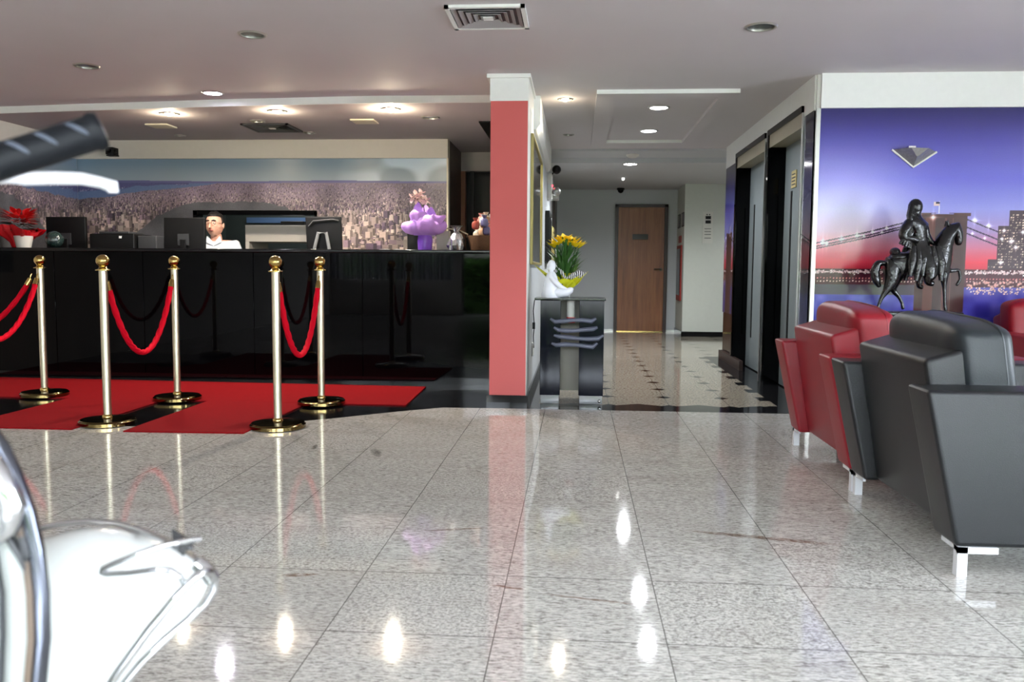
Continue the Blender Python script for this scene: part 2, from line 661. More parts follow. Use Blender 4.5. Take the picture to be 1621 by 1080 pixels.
# wall behind the reception, with a framed opening
OX0, OX1, OZ0, OZ1 = -3.79, -2.56, .95, 1.485
rw = MB()
YR = 8.3
XR = -1.252
rw.box((-5.0, YR, 0), (OX0, YR + .1, Z2))
rw.box((OX1, YR, 0), (XR, YR + .1, Z2))
rw.box((OX0, YR, 0), (OX1, YR + .1, OZ0))
rw.box((OX0, YR, OZ1), (OX1, YR + .1, Z2))
struct(rw, 'wall_reception', M_beige)
struct(MB().box((-5.0, YR - .03, 2.0), (XR, YR, Z2)).box((-5.0, 6.9, 2.0), (-4.96, YR - .03, Z2)), 'trim_6', M_beige)
# dark framed opening to the back office
wf = MB()
for a, b in (((OX0 - .01, OZ1 - .035), (OX1 + .01, OZ1 + .01)), ((OX0 - .01, OZ0 - .01), (OX1 + .01, OZ0 + .02)), ((OX0 - .01, OZ0), (OX0 + .03, OZ1)), ((OX1 - .012, OZ0), (OX1 + .01, OZ1))):
    wf.box((a[0], YR - .03, a[1]), (b[0], YR + .11, b[1]))
wo = struct(wf, 'window_1', M_blackgl)
of = MB()
of.k = 0
of.box((-4.0, 9.55, 0), (-2.3, 9.6, Z2))
of.box((-4.05, YR + .1, 0), (-4.0, 9.6, Z2))
of.box((-2.3, YR + .1, 0), (-2.25, 9.6, Z2))
struct(of, 'wall_office', [mat('office_wall', (46, 54, 52), .5)])
struct(MB().box((-3.75, 9.53, 1.44), (-2.6, 9.55, 1.50)), 'trim_7', mat('blue_band', (70, 96, 130), .5))
# hall to the right of the city mural
hl = MB()
hl.box((XR - .004, YR + .1, 0), (XR + .004, 9.2, Z2))
struct(hl, 'wall_hall_side', M_dkwood)
hb = MB()
hb.k = 0
hb.box((XR, 9.2, 1.98), (XW - .115, 9.3, Z2))
hb.k = 1
hb.box((XR + .10, 9.2, 0), (XR + .14, 9.26, 1.98))
hb.k = 2
hb.box((XR, 9.2, 0), (XR + .05, 9.3, 1.98))
hb.k = 3
hb.box((XR, 9.55, 0), (XW - .115, 9.6, 2.18))
struct(hb, 'wall_hall', [mat('hall_band', (170, 164, 158), .6), M_blackpl, M_orwood, mat('hall_dark', (62, 64, 62), .6)])
struct(MB().box((-.84, 7.3, Z2 - .012), (XW - .115, 9.2, Z2 + .002)), 'recess_dark', M_blackpl)  # black sheet painting the darkness of a ceiling recess

# street side, behind the camera: glazed shop front on the right part, curtained wall on the left
bw = MB()
bw.box((-5.15, -3.7, 0), (-4.8, -3.5, ZC + .1))
bw.box((-2.5, -3.7, 0), (-2.3, -3.5, ZC + .1))
bw.box((-4.8, -3.7, 0), (-2.5, -3.5, .8))
bw.box((-4.8, -3.7, 2.1), (-2.5, -3.5, ZC + .1))
bw.box((5.4, -3.7, 0), (6.3, -3.5, ZC + .1))
bw.box((-2.3, -3.7, 2.16), (5.4, -3.5, ZC + .1))
struct(bw, 'wall_street', M_beige)
wm = MB()
for x in (-2.3, -1.0, .4, 2.1, 3.8, 5.36):
    wm.box((x, -3.6, 0), (x + .04, -3.54, 2.16))
wm.box((-2.3, -3.6, 2.10), (5.4, -3.54, 2.16))
struct(wm, 'window_2', M_dkgrey)
struct(MB().box((-14, -14, -.3), (16, -3.6, -.1)), 'floor_street', mat('paving', (120, 118, 112), .8, noise=.2, nscale=5))
cur = MB()
vs = []
N = 120
for i in range(N):
    x = -4.95 + 2.5 * i / (N - 1)
    vs.append((x, -3.38 + .03 * math.sin(i * .9)))
cur.prism(vs + [(x, y - .006) for x, y in vs[::-1]], 'z', .72, 2.14)
single(cur, 'curtain', mat('sheer_curtain', (190, 190, 196), .9, alpha=.55), 'pleated pale curtain hanging on the street wall', 'curtain')

# lift wall: piers, band over the openings, frames and doors
ew = MB()
ew.k = 0
ew.box((XE, 8.62, 0), (XE + .3, 9.25, 2.0))
ew.k = 1
ew.box((XE, 5.9, 0), (XE + .3, 6.15, 2.0))
ew.k = 2
ew.box((XE - .012, 5.9, 2.0), (XE + .3, 9.25, ZC))
ew.k = 1
ew.box((XE, 7.22, 0), (XE + .3, 7.32, 2.0))
ew.box((XE + .26, 6.15, 0), (XE + .3, 8.62, 2.06))
struct(ew, 'wall_lifts', [M_blackgr, M_blackgl, M_white])
struct(MB().box((XE - .035, 8.1, 0), (XE, 9.25, .09)).box((XE - .035, 9.25, 0), (XE + .3, 9.27, .09)), 'baseboard_lifts', M_dkwood)
khaki = mat('khaki_metal', (112, 106, 88), .4, metal=.6)
doorg = mat('lift_door_grey', (116, 124, 126), .4, metal=.1)
for n, (y0, y1) in enumerate(((6.15, 7.22), (7.32, 8.62))):
    f = MB()
    f.k = 0
    f.box((XE - .03, y0, 2.03), (XE + .26, y1, 2.075))
    f.box((XE - .03, y1 - .05, 0), (XE + .06, y1, 2.03))
    f.k = 1
    f.box((XE - .02, y0 + .02, 1.93), (XE + .12, y1 - .05, 2.03))
    f.k = 0
    f.box((XE - .02, y1 - .09, 0), (XE + .20, y1 - .05, 1.93))
    f.k = 2
    f.box((XE - .022, y0, 0), (XE + .004, y0 + .02, 2.03))
    d = struct(f, 'door_%d' % (n + 1), [M_blackgl, mat('bronze_metal', (150, 142, 120), .4, metal=.1), M_alu])
    p = MB()
    p.k = 0
    p.box((XE + .105, y0 + .005, .01), (XE + .135, y1 - .09, 1.93))
    p.k = 1
    sy = y1 - .34
    p.box((XE + .100, sy, .30), (XE + .106, sy + .04, 1.56))
    po = p.build('door_panel', [doorg, M_blackpl])
    po.parent = d
    if n == 0:
        s = MB()
        s.k = 0
        s.box((XE + .098, 6.76, 1.58), (XE + .105, 6.90, 1.71))
        s.k = 1
        for q in range(4):
            s.box((XE + .096, 6.78 + .01 * (q % 2), 1.60 + q * .026), (XE + .099, 6.88, 1.61 + q * .026))
        so = s.build('notice', [mat('notice_yellow', (176, 160, 108), .5), M_dkgrey])
        so.parent = d
# call panel between the lifts
cp = thing('call_panel', 'slim steel lift call panel between the two lift doors', 'call panel', (XE, 7.26, 1.0), absolute=True)
part(MB().box((XE - .012, 7.245, .95), (XE + .002, 7.295, 1.32)), 'plate', M_alu, cp, bevel=.003)
part(MB().lathe([(.012, 0), (.012, .006)], (XE - .018, 7.27, 1.10), 16, 'x'), 'button', M_brass, cp)
part(MB().lathe([(.012, 0), (.012, .006)], (XE - .018, 7.27, 1.16), 16, 'x'), 'button', M_brass, cp)


# ------------------------------------------------------------------ printed murals: each is a printed picture kept as vertex colours
def lina(a):
    a = np.clip(a, 0, 255) / 255
    return np.where(a <= .04045, a / 12.92, ((a + .055) / 1.055) ** 2.4)


def picture(name, img, origin, udir, w_, h_, gain, rough=.25, hole=None):
    """img: array rows (top first) x cols x 3 in display values; origin: lower left corner"""
    H_, W_, _ = img.shape
    O, U = Vector(origin), Vector(udir)
    xs = np.linspace(0, w_, W_)
    zs = np.linspace(0, h_, H_)
    gx, gz = np.meshgrid(xs, zs)
    co = np.zeros((H_ * W_, 3), np.float32)
    co[:, 0] = O.x + U.x * gx.ravel()
    co[:, 1] = O.y + U.y * gx.ravel()
    co[:, 2] = O.z + gz.ravel()
    idx = np.arange(H_ * W_).reshape(H_, W_)
    q = np.stack([idx[:-1, :-1], idx[:-1, 1:], idx[1:, 1:], idx[1:, :-1]], -1).reshape(-1, 4)
    if hole is not None:
        cx = co[q].mean(1)
        keep = ~((cx[:, 0] > hole[0]) & (cx[:, 0] < hole[1]) & (cx[:, 2] > hole[2]) & (cx[:, 2] < hole[3]))
        q = q[keep]
    me = bpy.data.meshes.new(name)
    me.vertices.add(len(co))
    me.vertices.foreach_set('co', co.ravel())
    nf = len(q)
    me.loops.add(nf * 4)
    me.loops.foreach_set('vertex_index', q.ravel().astype(np.int32))
    me.polygons.add(nf)
    me.polygons.foreach_set('loop_start', (np.arange(nf) * 4).astype(np.int32))
    me.update(calc_edges=True)
    me.validate()
    at = me.color_attributes.new('print', 'FLOAT_COLOR', 'POINT')
    c = np.ones((H_ * W_, 4), np.float32)
    c[:, :3] = np.clip(lina(img[::-1].reshape(-1, 3)) * gain, 0, .95)
    at.data.foreach_set('color', c.ravel())
    m = bpy.data.materials.new(name + '_print')
    m.use_nodes = True
    g = NB(m)
    b = m.node_tree.nodes['Principled BSDF']
    a = g.n('VertexColor', layer_name='print')
    n = g.noise(g.n('TexCoord').outputs['Object'], 160., 2)
    g.put(b.inputs['Base Color'], g.mix(g.math('MULTIPLY', g.ramp(n, .4, .7), .05), a.outputs[0], (0, 0, 0, 1)))
    b.inputs['Roughness'].default_value = rough
    me.materials.append(m)
    o = bpy.data.objects.new(name, me)
    COL.objects.link(o)
    return o


rng = np.random.default_rng(3)


def vnoise(h, w_, cells, seed=0):
    r = np.random.default_rng(seed)
    ch, cw = max(2, int(cells * h / w_) + 2), cells + 2
    g = r.random((ch, cw))
    y = np.linspace(0, ch - 1.001, h)
    x = np.linspace(0, cw - 1.001, w_)
    yi, xi = y.astype(int), x.astype(int)
    fy, fx = (y - yi)[:, None], (x - xi)[None]
    fy, fx = fy * fy * (3 - 2 * fy), fx * fx * (3 - 2 * fx)
    a = g[yi][:, xi] * (1 - fx) + g[yi][:, xi + 1] * fx
    b = g[yi + 1][:, xi] * (1 - fx) + g[yi + 1][:, xi + 1] * fx
    return a * (1 - fy) + b * fy


def smooth(a, b, x):
    t = np.clip((x - a) / (b - a), 0, 1)
    return t * t * (3 - 2 * t)


def city_picture(W_m, H_m, res=.0046, bay=1.0, z_top=2.0):
    """aerial city under a grey-blue sky; rows top first. Metres measured from the left end, z down from z_top."""
    w_, h_ = int(W_m / res), int(H_m / res)
    X = np.linspace(0, W_m, w_)[None].repeat(h_, 0)
    Z = np.linspace(z_top, z_top - H_m, h_)[:, None].repeat(w_, 1)
    im = np.zeros((h_, w_, 3))
    t = smooth(2.0, 1.78, Z)[..., None]
    sky = np.array([98, 118, 136]) * (1 - t) + np.array([130, 142, 152]) * t
    cl = smooth(.5, .8, vnoise(h_, w_, 14, 5)) * smooth(2.4, 3.4, X)
    sky = sky + cl[..., None] * 55
    im[:] = sky
    hor = 1.772 + .004 * np.sin(X * 3)
    far = Z < hor + .012
    im[far] = (86, 84, 126)
    # land under the horizon, getting warmer and lighter downwards
    land = Z < hor - .008
    tt = smooth(1.76, 1.45, Z)[..., None]
    lc = np.array([112, 98, 116]) * (1 - tt) + np.array([118, 102, 100]) * tt
    im = np.where(land[..., None], lc, im)
    r = np.random.default_rng(11)
    # rectangles of buildings, far (small) to near (tall)
    for k in range(11000):
        u = (k / 11000)
        zz = 1.752 - .80 * u ** 1.25 + r.normal() * .004
        x = r.random() * W_m
        s = .007 + .046 * u ** 1.5
        if u > .5 and r.random() < .12:
            s *= 1.7
        bw_ = s * (.6 + r.random())
        bh_ = s * (.6 + 1.7 * r.random() * (u > .35) + .1)
        c = np.array([150, 132, 130]) if r.random() < .5 else np.array([134, 112, 122])
        if r.random() < .25:
            c = np.array([178, 164, 152])
        if r.random() < .3:
            c = np.array([84, 70, 84])
        if u > .45 and r.random() < .5:
            c = np.array([160, 142, 132])
        c = c * (.62 + .52 * r.random())
        c = c * (.6 + .4 * u) + np.array([118, 104, 122]) * (.4 - .4 * u)
        i0 = int((z_top - zz - bh_) / res)
        i1 = int((z_top - zz) / res) + 1
        j0 = int(x / res)
        j1 = j0 + max(1, int(bw_ / res))
        i0, i1 = max(0, i0), min(h_, i1)
        if i1 <= i0:
            continue
        im[i0:i1, j0:j1] = c
        jm = j0 + max(1, (j1 - j0) * 2 // 3)
        im[i0:i1, jm:j1] = c * .6
        if u > .5 and bh_ > .03:
            im[i0 + 2:i1:3, j0:j1] *= .86
    # bay with land behind, at the left
    wob = vnoise(h_, w_, 30, 8) * .05
    wat = (Z < 1.765) & (Z > 1.60 + .30 * X * .4 - wob + .0 * X) & (X < 1.5 * bay) & (Z < 1.765 - 0 * X)
    shore = 1.585 + .115 * X / bay + wob * .6
    wat = (Z < 1.76) & (Z > shore) & (X < 1.6 * bay)
    im[wat] = np.array([84, 100, 134])
    l2 = (Z < 1.765) & (Z > 1.66 + .07 * X / bay + wob * .8) & (X < 1.15 * bay)
    im[l2] = np.array([74, 74, 112])
    sp = l2 & (r.random((h_, w_)) < .10) & (Z < 1.70 + .05 * X)
    im[sp] = np.array([168, 164, 186])
    # dark hill
    hx = np.array([.38, .46, .62, .80, .98, 1.10, 1.26, 1.41, 1.84, 2.03, 2.14, 2.3, 2.45])
    hz = np.array([.90, 1.14, 1.28, 1.42, 1.50, 1.545, 1.565, 1.56, 1.575, 1.545, 1.52, 1.40, 1.0])
    hl_ = np.interp(X, hx, hz, left=0, right=0) + vnoise(h_, w_, 90, 4) * .018
    hill = Z < hl_
    im = np.where(hill[..., None], np.array([66, 66, 70]) + 10 * vnoise(h_, w_, 60, 9)[..., None], im)
    lowf = (.80 + .42 * vnoise(h_, w_, 18, 21))[..., None]
    im = np.where((Z < 1.76)[..., None] & ~wat[..., None], im * lowf, im)
    im += (r.random((h_, w_, 1)) - .5) * 12 * (Z < 1.76)[..., None]
    return im


G1 = 1.45
ci = city_picture(XR + 4.99, 1.12)
o = picture('city_mural', ci, (-4.995, YR - .006, 2.0 - 1.12), (1, 0, 0), XR + 4.99, 1.12, G1, .3, hole=(OX0, OX1, OZ0, OZ1))
o['label'] = 'wide aerial city photo mural on the wall behind the reception desk'
o['category'] = 'mural'
ci2 = city_picture(2.2, 1.12, .008, bay=2.2)
o = picture('city_mural', ci2[:, ::-1], (-4.994, 6.3, 2.0 - 1.12), (0, 1, 0), 1.99, 1.12, G1, .3)
o['label'] = 'blue bay end of the city mural turning onto the left wall'
o['category'] = 'mural'
struct(MB().box((XR - .012, YR - .02, .9), (XR + .004, YR - .004, 2.0)), 'trim_9', mat('cream_edge', (220, 212, 190), .5))


def bridge_picture(W_m, z0, z1, res=.0042):
    w_, h_ = int(W_m / res), int((z1 - z0) / res)
    X = 1.59 + np.linspace(0, W_m, w_)[None].repeat(h_, 0)
    Z = np.linspace(z1, z0, h_)[:, None].repeat(w_, 1)
    keys = [2.01, 1.80, 1.55, 1.35, 1.20, 1.08, 1.00, .93]
    cols = np.array([(42, 38, 92), (66, 62, 150), (96, 96, 196), (140, 142, 214), (164, 138, 190), (206, 106, 132), (222, 58, 80), (190, 36, 60)], float)
    im = np.stack([np.interp(-Z, [-k for k in keys], cols[:, c]) for c in range(3)], -1)
    lite = smooth(2.5, 1.7, X)[..., None] * smooth(1.95, 1.4, Z)[..., None]
    im = im + lite * np.array([60, 58, 30]) * smooth(1.0, 1.2, Z)[..., None]
    # faint vertical suspension lines
    r = np.random.default_rng(5)
    # water
    wt = Z < .885
    tw = smooth(.86, .60, Z)[..., None]
    wc = np.array([88, 82, 168]) * (1 - tw) + np.array([56, 52, 150]) * tw
    im = np.where(wt[..., None], wc + (vnoise(h_, w_, 50, 2)[..., None] - .5) * 40, im)
    # far shore and deck
    band = (Z < .955) & (Z > .835)
    im = np.where(band[..., None], np.array([74, 26, 40]), im)
    dk = (Z < .85) & (Z > .78) & (X < 2.25)
    im = np.where(dk[..., None], np.array([80, 70, 84]), im)

    def dots(n, zc, zs, x0, x1, col, s=1):
        for _ in range(n):
            x = x0 + (x1 - x0) * r.random()
            z = zc + r.normal() * zs
            j, i = int((x - 1.59) / res), int((z1 - z) / res)
            if 0 <= i < h_ - s and 0 <= j < w_ - s:
                im[i:i + s, j:j + s] = np.array(col) * (.75 + .3 * r.random())
    dots(900, .938, .005, 1.59, 1.59 + W_m, (255, 216, 216), 2)
    for x in np.arange(1.59, 1.59 + W_m, .021):
        dots(1, .876, .0008, x, x + .001, (235, 180, 176), 2)
        dots(1, .896, .0008, x, x + .001, (230, 130, 130), 2)
    dots(420, .82, .020, 2.58, 1.59 + W_m, (255, 208, 196), 2)
    dots(160, .86, .012, 2.58, 1.59 + W_m, (235, 170, 160), 3)
    # hangers left of the tower
    for x in np.arange(1.6, 2.3, .012):
        zt = np.interp(x, [1.59, 2.25], [1.10, 1.31])
        j = int((x - 1.59) / res)
        i0, i1 = int((z1 - zt) / res), int((z1 - .95) / res)
        im[i0:i1, j] = im[i0:i1, j] * .93 + 12

    def line(x0, za, x1, zb, col, th=1):
        n = int(max(abs(x1 - x0), abs(zb - za)) / res * 2)
        for t in np.linspace(0, 1, n):
            j, i = int((x0 + (x1 - x0) * t - 1.59) / res), int((z1 - (za + (zb - za) * t)) / res)
            if 0 <= i < h_ - th and 0 <= j < w_ - th:
                im[i:i + th, j:j + 1] = col
    for dz in (0, -.022, -.036):
        line(1.59, 1.125 + dz, 1.95, 1.205 + dz, (40, 30, 52), 2)
        line(1.95, 1.205 + dz, 2.28, 1.295 + dz, (40, 30, 52), 2)
    for dz in (0, -.05, -.09):
        line(2.55, 1.29 + dz, 2.85, 1.17 + dz, (44, 34, 60), 2)
        line(2.85, 1.17 + dz, 3.6, 1.0 + dz, (44, 34, 60), 2)
    # tower
    tw_ = (X > 2.245) & (X < 2.565) & (Z < 1.315)
    im = np.where(tw_[..., None], np.array([66, 34, 36]), im)
    cap = (X > 2.225) & (X < 2.585) & (Z < 1.325) & (Z > 1.305 - .15 * np.abs(X - 2.405) + .024)
    im = np.where(cap[..., None], np.array([76, 42, 42]), im)
    for x0, x1, c in ((2.30, 2.36, (112, 54, 46)), (2.42, 2.435, (120, 66, 60)), (2.47, 2.475, (136, 84, 76)), (2.36, 2.42, (52, 26, 30))):
        mk = (X > x0) & (X < x1) & (Z < 1.29) & (Z > .60)
        im = np.where(mk[..., None], im * .45 + np.array(c) * .55, im)
    # skyline at the right, with lit windows
    for x0, x1, zt in ((2.705, 2.79, 1.02), (2.76, 2.86, 1.24), (2.83, 3.05, 1.34), (3.08, 3.3, 1.28), (3.3, 3.42, 1.5), (3.45, 3.7, 1.2), (3.72, 3.95, 1.36)):
        mk = (X > x0) & (X < x1) & (Z < zt) & (Z > .955)
        im = np.where(mk[..., None], np.array([64, 44, 54]), im)
        for z in np.arange(.975, zt - .02, .017):
            for x in np.arange(x0 + .01, x1 - .01, .0105):
                if r.random() < .5:
                    dots(1, z, .0004, x, x + .001, (226, 196, 176), 1 if r.random() < .6 else 2)
    # flag
    line(2.382, 1.325, 2.382, 1.40, (240, 240, 240), 1)
    mk = (X > 2.345) & (X < 2.382) & (Z > 1.372) & (Z < 1.398)
    im = np.where(mk[..., None], np.array([216, 190, 186]), im)
    mk = (X > 2.358) & (X < 2.382) & (Z > 1.384) & (Z < 1.398)
    im = np.where(mk[..., None], np.array([40, 40, 70]), im)
    # star-shaped lamps on the cables
    for x, z, s in ((1.64, 1.127, .05), (1.665, 1.118, .035), (1.76, 1.15, .04), (1.86, 1.175, .04), (1.96, 1.20, .03), (1.905, 1.17, .025), (2.05, 1.225, .03), (2.02, 1.195, .025), (2.235, 1.275, .03),
                    (2.345, 1.295, .055), (2.61, 1.275, .045), (2.70, 1.24, .04), (2.60, 1.19, .02), (2.68, 1.16, .02), (2.80, 1.21, .035), (2.85, 1.14, .05), (2.92, 1.20, .04), (2.79, 1.155, .03), (2.88, 1.1, .04), (2.79, 1.0, .04), (3.1, 1.1, .04), (3.3, 1.06, .04)):
        d2 = ((X - x) ** 2 + (Z - z) ** 2) / (s * .28) ** 2
        ray_ = np.exp(-np.abs(X - x) / (s * .5)) * np.exp(-np.abs(Z - z) / .003) + np.exp(-np.abs(Z - z) / (s * .5)) * np.exp(-np.abs(X - x) / .003)
        im = im + (np.exp(-d2) * 200 + ray_ * 150)[..., None] * np.array([1, .96, .92])
    return np.clip(im, 0, 255)


bi = bridge_picture(2.6, .50, 2.006)
o = picture('bridge_mural', bi, (1.59, YM - .006, .50), (1, 0, 0), 2.6, 1.506, 1.1, .18)
o['label'] = 'large dusk photo mural of a suspension bridge, blue and red sky'
o['category'] = 'mural'
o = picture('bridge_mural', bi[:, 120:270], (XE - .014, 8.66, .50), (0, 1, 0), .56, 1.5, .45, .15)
o['label'] = 'narrow dim strip of dusk skyline picture at the far end of the lift wall'
o['category'] = 'mural'
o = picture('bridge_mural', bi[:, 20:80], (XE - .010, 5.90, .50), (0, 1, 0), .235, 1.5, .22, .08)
o['label'] = 'narrow dark return of the bridge mural beside the nearer lift door'
o['category'] = 'mural'

# ------------------------------------------------------------------ ceiling fittings
ON_W = mat('lamp_warm', (255, 230, 180), .5, emit=(255, 232, 190), estr=60)
ON_C = mat('lamp_cool', (250, 250, 255), .5, emit=(250, 248, 255), estr=38)
ON_V = mat('lamp_violet', (240, 235, 255), .5, emit=(235, 225, 255), estr=34)
OFF = mat('lamp_off', (176, 176, 170), .3)
M_can = mat('can_metal', (128, 128, 122), .25, metal=.9)
M_ring = mat('ring_metal', (170, 168, 160), .3, metal=.7)
holes = {1: [], 2: [], 3: []}


def downlight(x, y, zc, slab, lamp, label, power=0, col=(1, 1, 1), r=.074, protrude=0., group=None):
    t = thing('downlight', label, 'ceiling light', (x, y, zc), absolute=True, group='round recessed ceiling lights')
    holes[slab].append((x, y, r * .9, zc - .05, zc + .10))
    part(MB().lathe([(r * .86, .012), (r * .88, -.006), (r, -.008), (r * 1.1, 0.0), (r * 1.1, .002)], (x, y, zc), 32), 'trim_ring', M_ring, t)
    part(MB().lathe([(r * .86, .0), (r * .80, .03), (r * .6, .065), (r * .3, .075), (.0001, .076)], (x, y, zc), 28), 'reflector', M_can, t)
    if not power:
        part(MB().ball((x, y, zc + .05), (r * .42, r * .42, .035), 20, 10), 'bulb', lamp, t)
    elif protrude:
        part(MB().ball((x, y, zc + .004), (r * .5, r * .5, .012 + protrude), 20, 10), 'bulb', lamp, t)
    else:
        part(MB().lathe([(r * .85, -.004), (r * .5, -.008), (.0001, -.009)], (x, y, zc), 28), 'diffuser', lamp, t)
    if power:
        l = bpy.data.lights.new('bulb_light', 'SPOT')
        l.energy = power * (2.6 if protrude else 2.8)
        l.color = col
        l.spot_size = math.radians(165)
        l.spot_blend = .6
        l.shadow_soft_size = .03
        lo = bpy.data.objects.new('bulb_light', l)
        lo.location = (x, y, zc - .045)
        COL.objects.link(lo)
        if protrude:
            l = bpy.data.lights.new('bulb_glow', 'POINT')
            l.energy = power * (.33 if zc < 2.2 else .15)
            l.color = (1, .84, .60)
            l.shadow_soft_size = .02
            lo = bpy.data.objects.new('bulb_glow', l)
            lo.location = (x, y, zc - .06)
            COL.objects.link(lo)
    return t


WARM, COOL = (1, .91, .76), (.92, .96, 1)
downlight(-1.47, 6.72, Z2, 2, ON_W, 'brightest warm ceiling light, right one of the three lit over the counter', 24, WARM, protrude=.02)
downlight(-2.40, 6.78, Z2, 2, ON_W, 'lit warm ceiling light over the counter, middle one of three', 13, WARM, protrude=.012)
downlight(-3.33, 6.86, Z2, 2, ON_W, 'lit warm ceiling light over the counter, left one of three', 13, WARM, protrude=.012)
downlight(-2.722, 6.307, ZC, 1, ON_V, 'violet-white lit ceiling light just in front of the ceiling step', 12, (.95, .9, 1))
downlight(-.102, 6.64, ZC, 1, ON_W, 'small warm lit ceiling light beside the red pillar', 5, WARM, r=.055, protrude=.01)
downlight(.638, 7.0, ZC, 1, ON_C, 'larger lit white ceiling light inside the dropped ceiling frame', 11, COOL, r=.08)
downlight(.654, 8.146, ZC, 1, ON_C, 'lit white ceiling light inside the dropped frame, farther of the two', 11, COOL, r=.08)
downlight(.60, 10.0, Z3, 3, ON_C, 'lit white ceiling light deepest in the corridor', 28, COOL, r=.085)
downlight(-1.821, 4.76, ZC, 1, OFF, 'unlit round ceiling light above the brass posts, nearest at left')
downlight(-3.186, 5.437, ZC, 1, OFF, 'unlit round ceiling light at far left of the lobby ceiling')
downlight(.962, 4.745, ZC, 1, OFF, 'unlit round ceiling light near the lounge, right of the air vent', r=.08)
downlight(-.093, 8.35, ZC, 1, OFF, 'small unlit ceiling light along the left side of the corridor ceiling', r=.05)
downlight(-3.77, 7.97, Z2, 2, OFF, 'small unlit ceiling light at the back left over the city mural', r=.05)
downlight(-2.48, 7.85, Z2, 2, OFF, 'small unlit ceiling light right of the reception air vent', r=.055)
downlight(-1.22, 7.10, Z2, 2, OFF, 'unlit ceiling light between the bright lamp and the pillar', r=.07)
downlight(-2.73, 7.22, Z2, 2, OFF, 'unlit ceiling light just in front of the reception air vent', r=.06)
downlight(2.9, 10.9, Z3, 3, ON_C, 'unseen ceiling light added to brighten the side passage past the lifts', 8, COOL, r=.08)  # added lamp, out of view, brightening the far passage
cut_holes(ceiling, holes[1])
cut_holes(ceiling2, holes[2])
cut_holes(ceiling3, holes[3])


_l = bpy.data.lights.new('office_fill_light', 'AREA')  # area lamp added to brighten the back office, without a fitting
_l.energy, _l.size = 9, .6
_lo = bpy.data.objects.new('office_fill_light', _l)
_lo.location = (-3.0, 9.0, 2.15)
COL.objects.link(_lo)


def vent(x, y, zc, s, label, dark=False):
    t = thing('air_vent', label, 'air vent', (x, y, zc), absolute=True, group='square ceiling air vents')
    M1 = mat('vent_grey', (150, 146, 146), .5) if not dark else mat('vent_dark', (78, 80, 78), .5)
    h = s / 2
    fr = MB()
    for a, b in (((x - h, y - h), (x + h, y - h + .022)), ((x - h, y + h - .022), (x + h, y + h)), ((x - h, y - h), (x - h + .022, y + h)), ((x + h - .022, y - h), (x + h, y + h))):
        fr.box((a[0], a[1], zc - .014), (b[0], b[1], zc + .001))
    part(fr, 'frame', M_white if not dark else M_dkgrey, t)
    part(MB().box((x - h + .01, y - h + .01, zc - .002), (x + h - .01, y + h - .01, zc)), 'backing', M_dkgrey, t)
    for k in range(5):
        q0, q1 = h - .028 - k * h * .17, h - .028 - k * h * .17 - h * .10
        lv = MB()
        z0, z1 = zc - .013, zc - .003
        vs = [(x - q0, y - q0, z0), (x + q0, y - q0, z0), (x + q0, y + q0, z0), (x - q0, y + q0, z0), (x - q1, y - q1, z1), (x + q1, y - q1, z1), (x + q1, y + q1, z1), (x - q1, y + q1, z1)]
        vs += [(a, b, c + .003) for a, b, c in vs]
        fs = []
        for i in range(4):
            j = (i + 1) % 4
            fs += [(i, j, 4 + j, 4 + i), (8 + i, 12 + i, 12 + j, 8 + j), (i, 8 + i, 8 + j, j), (4 + i, 4 + j, 12 + j, 12 + i)]
        lv.add(vs, fs)
        part(lv, 'louvre', M1, t, smooth=False)
    part(MB().box((x - .025, y - .025, zc - .015), (x + .025, y + .025, zc - .004)), 'centre_cap', M_white, t)


vent(-.47, 4.49, ZC, .40, 'large square louvred air vent in the lobby ceiling')
vent(-2.72, 7.55, Z2, .42, 'grey square louvred air vent over the reception desk', True)
for x, y, lb in ((-3.68, 7.42, 'thin pale ceiling hatch over the left part of the counter'), (-1.81, 7.25, 'thin pale ceiling hatch behind the brightest warm lamp')):
    single(MB().box((x - .10, y - .10, Z2 - .012), (x + .10, y + .10, Z2)), 'ceiling_hatch', mat('hatch_cream', (220, 212, 186), .5), lb, 'ceiling hatch', group='thin ceiling hatches', bevel=.003)
# dome camera, smoke detector
dc = thing('dome_camera', 'black dome camera under the corridor ceiling above the brown door', 'camera', (.64, 12.9, Z3), absolute=True)
part(MB().lathe([(.055, 0), (.06, -.02), (.05, -.03)], (.64, 12.9, Z3), 24), 'mount', M_blackpl, dc)
part(MB().ball((.64, 12.9, Z3 - .03), (.045, .045, .045), 20, 10), 'lens_dome', M_blackgl, dc)
sd = thing('smoke_detector', 'round white smoke detector on the corridor ceiling', 'smoke detector', (.6, 9.62, ZC - .02), absolute=True)
part(MB().lathe([(.07, 0), (.07, -.015), (.045, -.035), (.0001, -.038)], (.6, 9.62, ZC - .022), 28), 'body', M_beige, sd)
single(MB().ball((.6, 11.5, Z3 - .012), (.018, .018, .02), 14, 8), 'ceiling_spot', mat('tiny_glow', (255, 255, 250), .3, emit=(255, 255, 250), estr=4), 'tiny glowing white spot on the far corridor ceiling', 'light')  # small bead with a glow of its own

